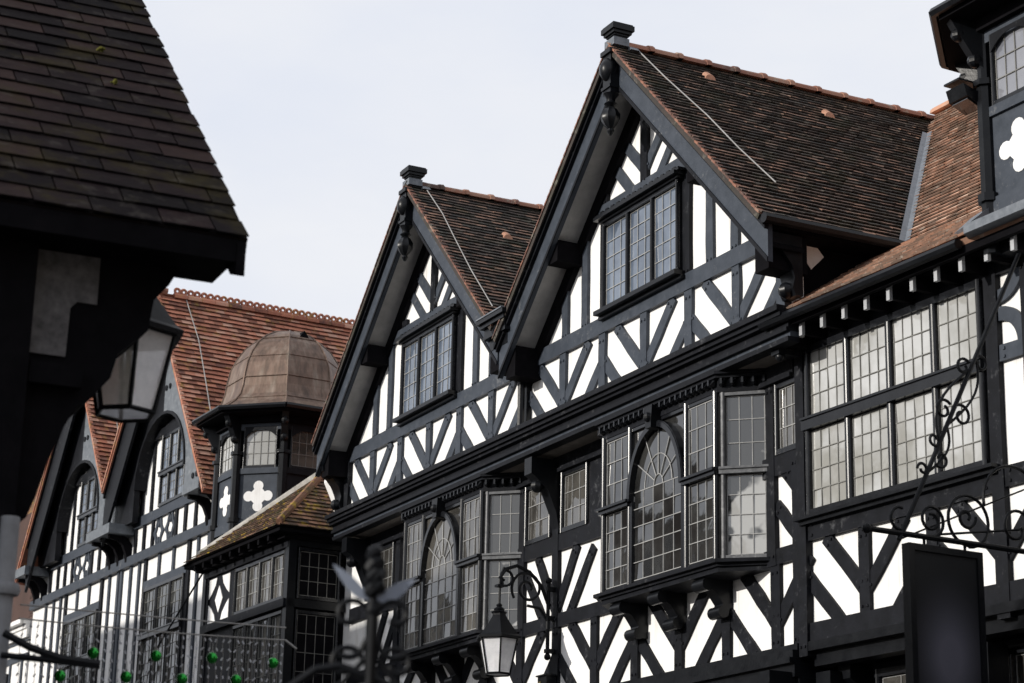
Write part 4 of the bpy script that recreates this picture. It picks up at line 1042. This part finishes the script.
mb = thing('meter_box', 'small black box with a brass plate on the post behind the hanging lantern', 'box', world(P_MAIN, A_MAIN, -3.68, .06, 5.2), wall_frame(A_MAIN))
one('case', M_GLOSS, mb, lambda m: (m.box(-.12, .12, 0, .14, -.35, .12), m.box(-.14, .14, 0, .16, .121, .14)))
one('plate', M_GILT, mb, lambda m: m.box(-.10, -.03, .141, .146, -.16, .06))

# ================================================================== hanging sign
S_ = thing('hanging_sign', 'dark framed hanging sign board below a scrolled wrought iron bracket at the right', 'sign', world(P_RIGHT, A_SIDE, 3.72, 0, 0), wall_frame(A_SIDE))
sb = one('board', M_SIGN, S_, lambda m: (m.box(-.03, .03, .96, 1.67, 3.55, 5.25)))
one('frame', M_GLOSS, sb, lambda m: [m.box(-.05, .05, a, b, z0, z1) for a, b, z0, z1 in ((.90, .959, 3.5, 5.31), (1.671, 1.73, 3.5, 5.31), (.96, 1.67, 5.251, 5.31), (.96, 1.67, 3.5, 3.549))])
def oval(m):
    for sx in (1,):
        m.ext([(.031, 1.29+.22*math.cos(a), 4.22+.36*math.sin(a)) for a in [2*PI*i/28 for i in range(28)]], [(.036, 1.29+.22*math.cos(a), 4.22+.36*math.sin(a)) for a in [2*PI*i/28 for i in range(28)]])
def signiron(m):
    z = 5.39
    m.tube([(0, 0, z), (0, 2.12, z)], .026, 8); m.ball((0, 2.15, z), .045, 8)
    m.tube([(0, 0, z+.26), (0, 1.35, z+.04)], .012, 6)
    def sc2(pts, r=.015): m.tube([(0, o, zz) for o, zz in pts], r, 6)
    sc2(spiral((1.78, z+.13), .10, .10, -PI*.5, PI*.6, 10))
    sc2(spiral((1.43, z+.16), .15, .05, PI*1.5, -PI*1.6, 26)); sc2(spiral((1.01, z+.20), .235, .225, PI*1.5, -PI*.5, 28)); sc2(spiral((1.03, z+.23), .11, .03, PI*.95, PI*3.2, 24))
    sc2(spiral((.45, z+.20), .22, .06, PI*1.4, -PI*1.1, 28)); sc2(spiral((.48, z+.42), .36, .34, PI*1.05, -PI*.05, 20)); sc2(spiral((.1, z+.2), .16, .05, PI*.5, -PI*2, 20))
    for o in (1.06, 1.52): m.tube([(0, o, z-.01), (0, o, 5.30)], .014, 6)
one('bracket', M_IRON, S_, signiron)
def stay(m):
    top, bot = Vector((.05, .30, 8.22)), Vector((0, 1.80, 5.33))
    # the stay starts at a joist end a little left of the bracket
    m.tube([tuple(top), tuple(bot)], .022, 8)
    m.tube([(.0, 1.78, 5.34), (.0, 0.2, 6.02)], .009, 5)
    d = bot-top
    for t, r, a0, a1, sx in ((.40, .085, PI*.2, PI*2.2, -1), (.42, .085, PI*.8, -PI*1.2, 1), (.58, .11, PI*.2, PI*2.4, -1), (.57, .10, PI*.8, -PI*1.4, 1), (.67, .07, PI, PI*3, 1), (.73, .085, -PI*.2, -PI*2, -1), (.77, .06, 0, PI*2, 1)):
        p = top+d*t
        m.tube([(p.x, p.y+sx*r*1.05+x, p.z+y) for x, y in spiral((0, 0), r, r*.35, a0, a1, 18)], .014, 6)
    for t0, t1, bx in ((.38, .62, -.16), (.42, .68, .18), (.62, .78, -.12)):
        a, b = top+d*t0, top+d*t1
        m.tube([tuple(a+(b-a)*k+Vector((0, bx*math.sin(PI*k), 0))) for k in [i/10 for i in range(11)]], .013, 6)
one('stay_rod', M_IRON, S_, stay)

# lamp fitting under the right turret's eave
fl = thing('floodlight', 'small black floodlight fixed below the turret eaves at the upper right', 'floodlight', world(P_RIGHT, A_SIDE, 3.30, .30, 9.95), wall_frame(A_SIDE))
one('housing', M_GLOSS, fl, lambda m: (m.prism_oz([(.02, -.12), (.22, -.04), (.26, .08), (.05, .02)], -.16, .10), m.box(-.14, .08, .0, .30, .115, .135)))
one('arm', M_IRON, fl, lambda m: m.tube([(0, -.15, .1), (0, .02, .05), (0, .1, -.02)], .02, 6))
one('lens', G_DARK, fl, lambda m: m.prism_oz([(.04, -.122), (.20, -.058), (.20, -.066), (.04, -.130)], -.14, .08))

# ================================================================== Christmas lights
def at(x, y, Y):
    """a point in the street from its bearing and distance (used once, to lay out the wire)"""
    return None
XA, XB = Vector((-2.98, 13.0, 3.66)), Vector((-1.50, 14.5, 3.79))
st = thing('light_string', 'string of icicle fairy lights stretched across the street at the lower left', 'fairy lights', tuple((XA+XB)/2), 0)
mid = (XA+XB)/2
def wire(m):
    for off, sag in ((0, .012), (.085, .004)):
        m.tube([tuple(XA+(XB-XA)*t-mid+Vector((0, 0, off-sag*4*t*(1-t)))) for t in [i/20 for i in range(21)]], .005, 5)
    m.tube([tuple(XB-mid), tuple(XB-mid+Vector((.08, .0, -.06)))], .008, 5)
one('wire', M_CABLE, st, wire, TF)
random.seed(11)
for i in range(38):
    t = (i+.5)/38; p = XA+(XB-XA)*t-mid; L_ = random.choice((.55, .75, .95))
    def drop(m):
        m.tube([tuple(p+Vector((.006*math.sin(k*2.1+i), 0, -L_*k/8))) for k in range(9)], .0019, 4)
        for k in range(int(L_/.06)):
            m.tube([tuple(p+Vector((random.uniform(-.01, .01), 0, -.03-k*.06))), tuple(p+Vector((random.uniform(-.016, .016), 0, -.05-k*.06)))], .0055, 5, 1)
    one('light_drop', [M_CABLE, M_BULB], st, drop, TF)
BAUBLES = ((-2.66, -.135, 'first green bauble from the left on the fairy light string', 93, 653),)
bl = [(60, 676, 'green bauble hanging low, the leftmost on the fairy lights'), (93, 653, 'green bauble just right of the leftmost one, below the iron arm tip'),
      (126, 677, 'green bauble hanging low over the white timbered wall, third along the string'), (156, 656, 'green bauble in front of the dark window of the left building'),
      (182, 679, 'green bauble hanging low beside the dark window, half cut by the picture edge'), (212, 658, 'green bauble in front of the lozenge panel of the oriel'),
      (236, 680, 'green bauble at the bottom edge below the oriel window'), (273, 663, 'rightmost green bauble on the fairy light string')]
f_ = 2130.0; pit = rad(16.7); rl = rad(1.28)
fwv = Vector((0, math.cos(pit), math.sin(pit))); rtv = Vector((1, 0, 0)); upv = rtv.cross(fwv)
RX = rtv*math.cos(rl)+upv*math.sin(rl); UX = -rtv*math.sin(rl)+upv*math.cos(rl)
CAM = Vector((0, 0, 1.6))
for x, y, lab in bl:
    r = fwv*f_+RX*(x-512)-UX*(y-341.5)
    # meet the vertical plane of the string
    n = Vector((XB.y-XA.y, -(XB.x-XA.x), 0)); n.normalize()
    t = (XA-CAM).dot(n)/r.dot(n); P = CAM+r*t
    b = thing('bauble', lab, 'bauble', tuple(P), 0, 'green baubles on the fairy lights')
    one('ball', M_BAUBLE, b, lambda m: m.lathe((0, 0, 0), [(.0375*math.sin(PI*(i+.02)/10.04), -.0375*math.cos(PI*(i+.02)/10.04)) for i in range(11)], 14), TF, smooth=True)
    one('hook', M_CABLE, b, lambda m: (m.lathe((0, 0, .036), [(.009, 0), (.009, .012)], 8), m.tube([(0, 0, .045), (0, 0, .10)], .0025, 4)), TF)

# ================================================================== near iron finial (out of focus)
fi = thing('iron_finial', 'blurred wrought iron post top with twisted spike, two leaves and scrolls, close to the camera', 'ironwork', (-.44, 7.0, 0), rad(4))
one('spike', M_IRON, fi, lambda m: m.tube([(0.012*math.cos(i*1.15), .012*math.sin(i*1.15), 2.80+i*.0075) for i in range(24)], [.014+.012*math.sin(min(1, i/5)*PI/2)*(1-(i/23)**3)+.007*(i % 5 < 2) for i in range(24)], 8), TF)
one('post', M_IRON, fi, lambda m: (m.tube([(0, 0, 0), (0, 0, 2.75)], .021, 8), m.lathe((0, 0, 2.74), [(.02, 0), (.026, .02), (.014, .06), (.01, .09)], 10)), TF)
for sg in (-1, 1):
    def leaf(m):
        A = []; D = []
        n = 10
        for i in range(n+1):
            t = i/n; x = sg*(.012+.125*t); z = 2.80+.02*t+.062*t*t; w = .032*math.sin(PI*min(1, t*.93+.07))+.002
            zz = z+(.028*t if sg < 0 else -.012*t)
            A.append((x, zz+w)); D.append((x, zz-w*.6))
        m.ext([(x, -.006, z) for x, z in A]+[(x, -.006, z) for x, z in D[::-1]], [(x, .006, z) for x, z in A]+[(x, .006, z) for x, z in D[::-1]])
    one('leaf', M_LEAF, fi, leaf, TF)
    def scr(m):
        def s2(pts, r=.0105): m.tube([(x, 0, z) for x, z in pts], r, 6)
        s2([(sg*.008, 2.73), (sg*.02, 2.775)]+spiral((sg*.075, 2.745), .055, .02, PI/2+sg*PI*.35, PI/2-sg*PI*1.25, 20))
        s2([(sg*.008, 2.68)]+spiral((sg*.075, 2.655), .05, .05, PI/2+sg*PI*.6, PI/2+sg*PI*1.3, 10), .0115)
        s2(spiral((sg*.085, 2.585), .06, .02, PI/2+sg*PI*.4, PI/2-sg*PI*1.4, 22))
        s2([(sg*.02, 2.60), (sg*.09, 2.52), (sg*.16, 2.48)])
    one('scroll', M_IRON, fi, scr, TF)
def arms(m):
    m.tube([(-.01, 0, 2.54), (-.10, 0, 2.575), (-.18, 0, 2.56), (-.26, 0, 2.50), (-.32, 0, 2.40)], .016, 6)
    m.tube([(.01, 0, 2.54), (.10, 0, 2.50), (.18, 0, 2.45), (.25, 0, 2.38)], .016, 6)
one('arm', M_IRON, fi, arms, TF)

# ================================================================== ground, street, unseen houses opposite
def struct(o): o['kind'] = 'structure'; return o
struct(one('ground', M_ASPHALT, None, lambda m: m.box(-400, 400, -400, 400, -.3, 0), TF))
aM = rad(A_MAIN)
def Ts(p): return world(P_MAIN, A_MAIN, p[0], p[1], p[2])
struct(one('road', M_ASPHALT, None, lambda m: m.box(-60, 60, 3.2, 12.0, 0, .004), Ts))
struct(one('pavement', M_STONE, None, lambda m: m.box(-60, 60, .2, 3.2, 0, .13), Ts))
def opposite(u0, u1, h, o, mat, label, roof=True):  # unseen houses, heights set for the shade they throw on the left fronts
    t = thing('unseen_street_house', label, 'building', world(P_MAIN, A_MAIN, (u0+u1)/2, o, 0), wall_frame(A_MAIN))
    w = (u1-u0)/2
    one('wall', mat, t, lambda m: m.box(-w, w, 0, 7, 0, h))
    one('roof', T_SLATE, t, lambda m: m.prism_oz([(-.3, h), (7.3, h), (3.5, h+1.2)], -w, w))
    n = max(2, int(2*w/2.2))
    for i in range(n):
        for z in [3.4+3*k for k in range(int((h-4)/3)+1)]:
            u = -w+(i+.5)*2*w/n
            f = one('window', M_GREYPAINT, t, lambda m: (m.box(u-.55, u+.55, -.06, .02, z, z+.1), m.box(u-.55, u+.55, -.06, .02, z+1.6, z+1.7), m.box(u-.55, u-.47, -.06, .02, z, z+1.7), m.box(u+.47, u+.55, -.06, .02, z, z+1.7), m.box(u-.04, u+.04, -.05, .02, z, z+1.7)))
            one('glass', G_DARK, f, lambda m: m.box(u-.47, u+.47, -.02, -.01, z+.1, z+1.6))
opposite(-40, -27, 11.6, 14.2, M_CREAM, 'unseen tall cream house far down the opposite side of the street')
opposite(-26.6, -16, 12.4, 14.0, T_BRICK, 'unseen tall brick house across the street from the twin gabled building')
opposite(-15.6, -7.5, 11.2, 14.4, M_CREAM, 'unseen cream rendered house across the street from the copper domed turret')

opposite(-52, -41, 11.5, 13.8, T_BRICK, 'unseen brick house at the far end of the opposite row')
def unseen_side_house(x0, x1, y0, y1, h, mat, label):  # unseen houses added to close off sky and darken the near building
    t = thing('unseen_street_house', label, 'building', ((x0+x1)/2, (y0+y1)/2, 0), 0)
    a_, b_ = (x1-x0)/2, (y1-y0)/2
    one('wall', mat, t, lambda m: m.box(-a_, a_, -b_, b_, 0, h), TF)
    one('roof', T_SLATE, t, lambda m: m.ext([(-a_-.3, -b_-.3, h), (a_+.3, -b_-.3, h), (a_+.3, b_+.3, h), (-a_-.3, b_+.3, h)], [(-a_*.2, -b_, h+2.5), (a_*.2, -b_, h+2.5), (a_*.2, b_, h+2.5), (-a_*.2, b_, h+2.5)]), TF)
unseen_side_house(9.5, 20, 1, 12.5, 9.0, T_BRICK, 'unseen brick house added on the near right to block sky light')
unseen_side_house(7, 19, -16, .2, 12.5, M_CREAM, 'unseen cream house added on the right behind the camera to block sky light')
unseen_side_house(-9, 6.5, -34, -22, 12, T_BRICK, 'unseen brick house added across the street behind the camera to block sky light')
# ================================================================== camera, light, sky
cam = bpy.data.cameras.new('camera'); co = bpy.data.objects.new('camera', cam); COL.objects.link(co)
cam.sensor_width = 36; cam.lens = 36*f_/1024; cam.clip_end = 2000
m = Matrix.Identity(4)
for i in range(3):
    m[i][0] = RX[i]; m[i][1] = UX[i]; m[i][2] = -fwv[i]; m[i][3] = CAM[i]
co.matrix_world = m
cam.dof.use_dof = True; cam.dof.focus_distance = 25.5; cam.dof.aperture_fstop = 3.2
sc.camera = co

SUN_EL, SUN_REL = 17.0, 6.0
a = aM
n3 = Vector((-math.cos(a), -math.sin(a), 0)); d3 = Vector((math.sin(a), -math.cos(a), 0))
sd = (n3*math.cos(rad(SUN_REL))-d3*math.sin(rad(SUN_REL)))*math.cos(rad(SUN_EL))+Vector((0, 0, math.sin(rad(SUN_EL))))
sun = bpy.data.lights.new('sun', 'SUN'); so = bpy.data.objects.new('sun', sun); COL.objects.link(so)
sun.energy = 3.9; sun.angle = rad(.6); sun.color = (1, .95, .87)
so.rotation_euler = sd.to_track_quat('Z', 'Y').to_euler(); so.location = (-20, -10, 20)

w = bpy.data.worlds.new('World'); sc.world = w; w.use_nodes = True
nt = w.node_tree; bg = nt.nodes['Background']; out = nt.nodes['World Output']
sky = nt.nodes.new('ShaderNodeTexSky'); sky.sky_type = 'NISHITA'; sky.sun_disc = False
sky.sun_elevation = rad(SUN_EL); sky.sun_rotation = math.atan2(sd.x, sd.y)
nt.links.new(sky.outputs['Color'], bg.inputs['Color']); bg.inputs['Strength'].default_value = .1
cl = nt.nodes.new('ShaderNodeBackground'); cl.inputs['Strength'].default_value = .95
tc = nt.nodes.new('ShaderNodeTexCoord'); mp = nt.nodes.new('ShaderNodeMapping'); mp.inputs['Scale'].default_value = (1, 1, 2.5)
nt.links.new(tc.outputs['Generated'], mp.inputs['Vector'])
n1 = nt.nodes.new('ShaderNodeTexNoise'); n1.inputs['Scale'].default_value = 2.6; n1.inputs['Detail'].default_value = 7; n1.inputs['Roughness'].default_value = .55
nt.links.new(mp.outputs['Vector'], n1.inputs['Vector'])
r1 = ramp(nt, n1.outputs['Fac'], [(.35, (.88, .92, 1.02)), (.60, (1.0, 1.01, 1.045))])
nt.links.new(r1.outputs['Color'], cl.inputs['Color'])
mx = nt.nodes.new('ShaderNodeMixShader'); mx.inputs['Fac'].default_value = .9
nt.links.new(bg.outputs['Background'], mx.inputs[1]); nt.links.new(cl.outputs['Background'], mx.inputs[2])
nt.links.new(mx.outputs['Shader'], out.inputs['Surface'])
vs = sc.view_settings; vs.view_transform = 'Standard'; vs.look = 'None'; vs.exposure = 0; vs.gamma = 1
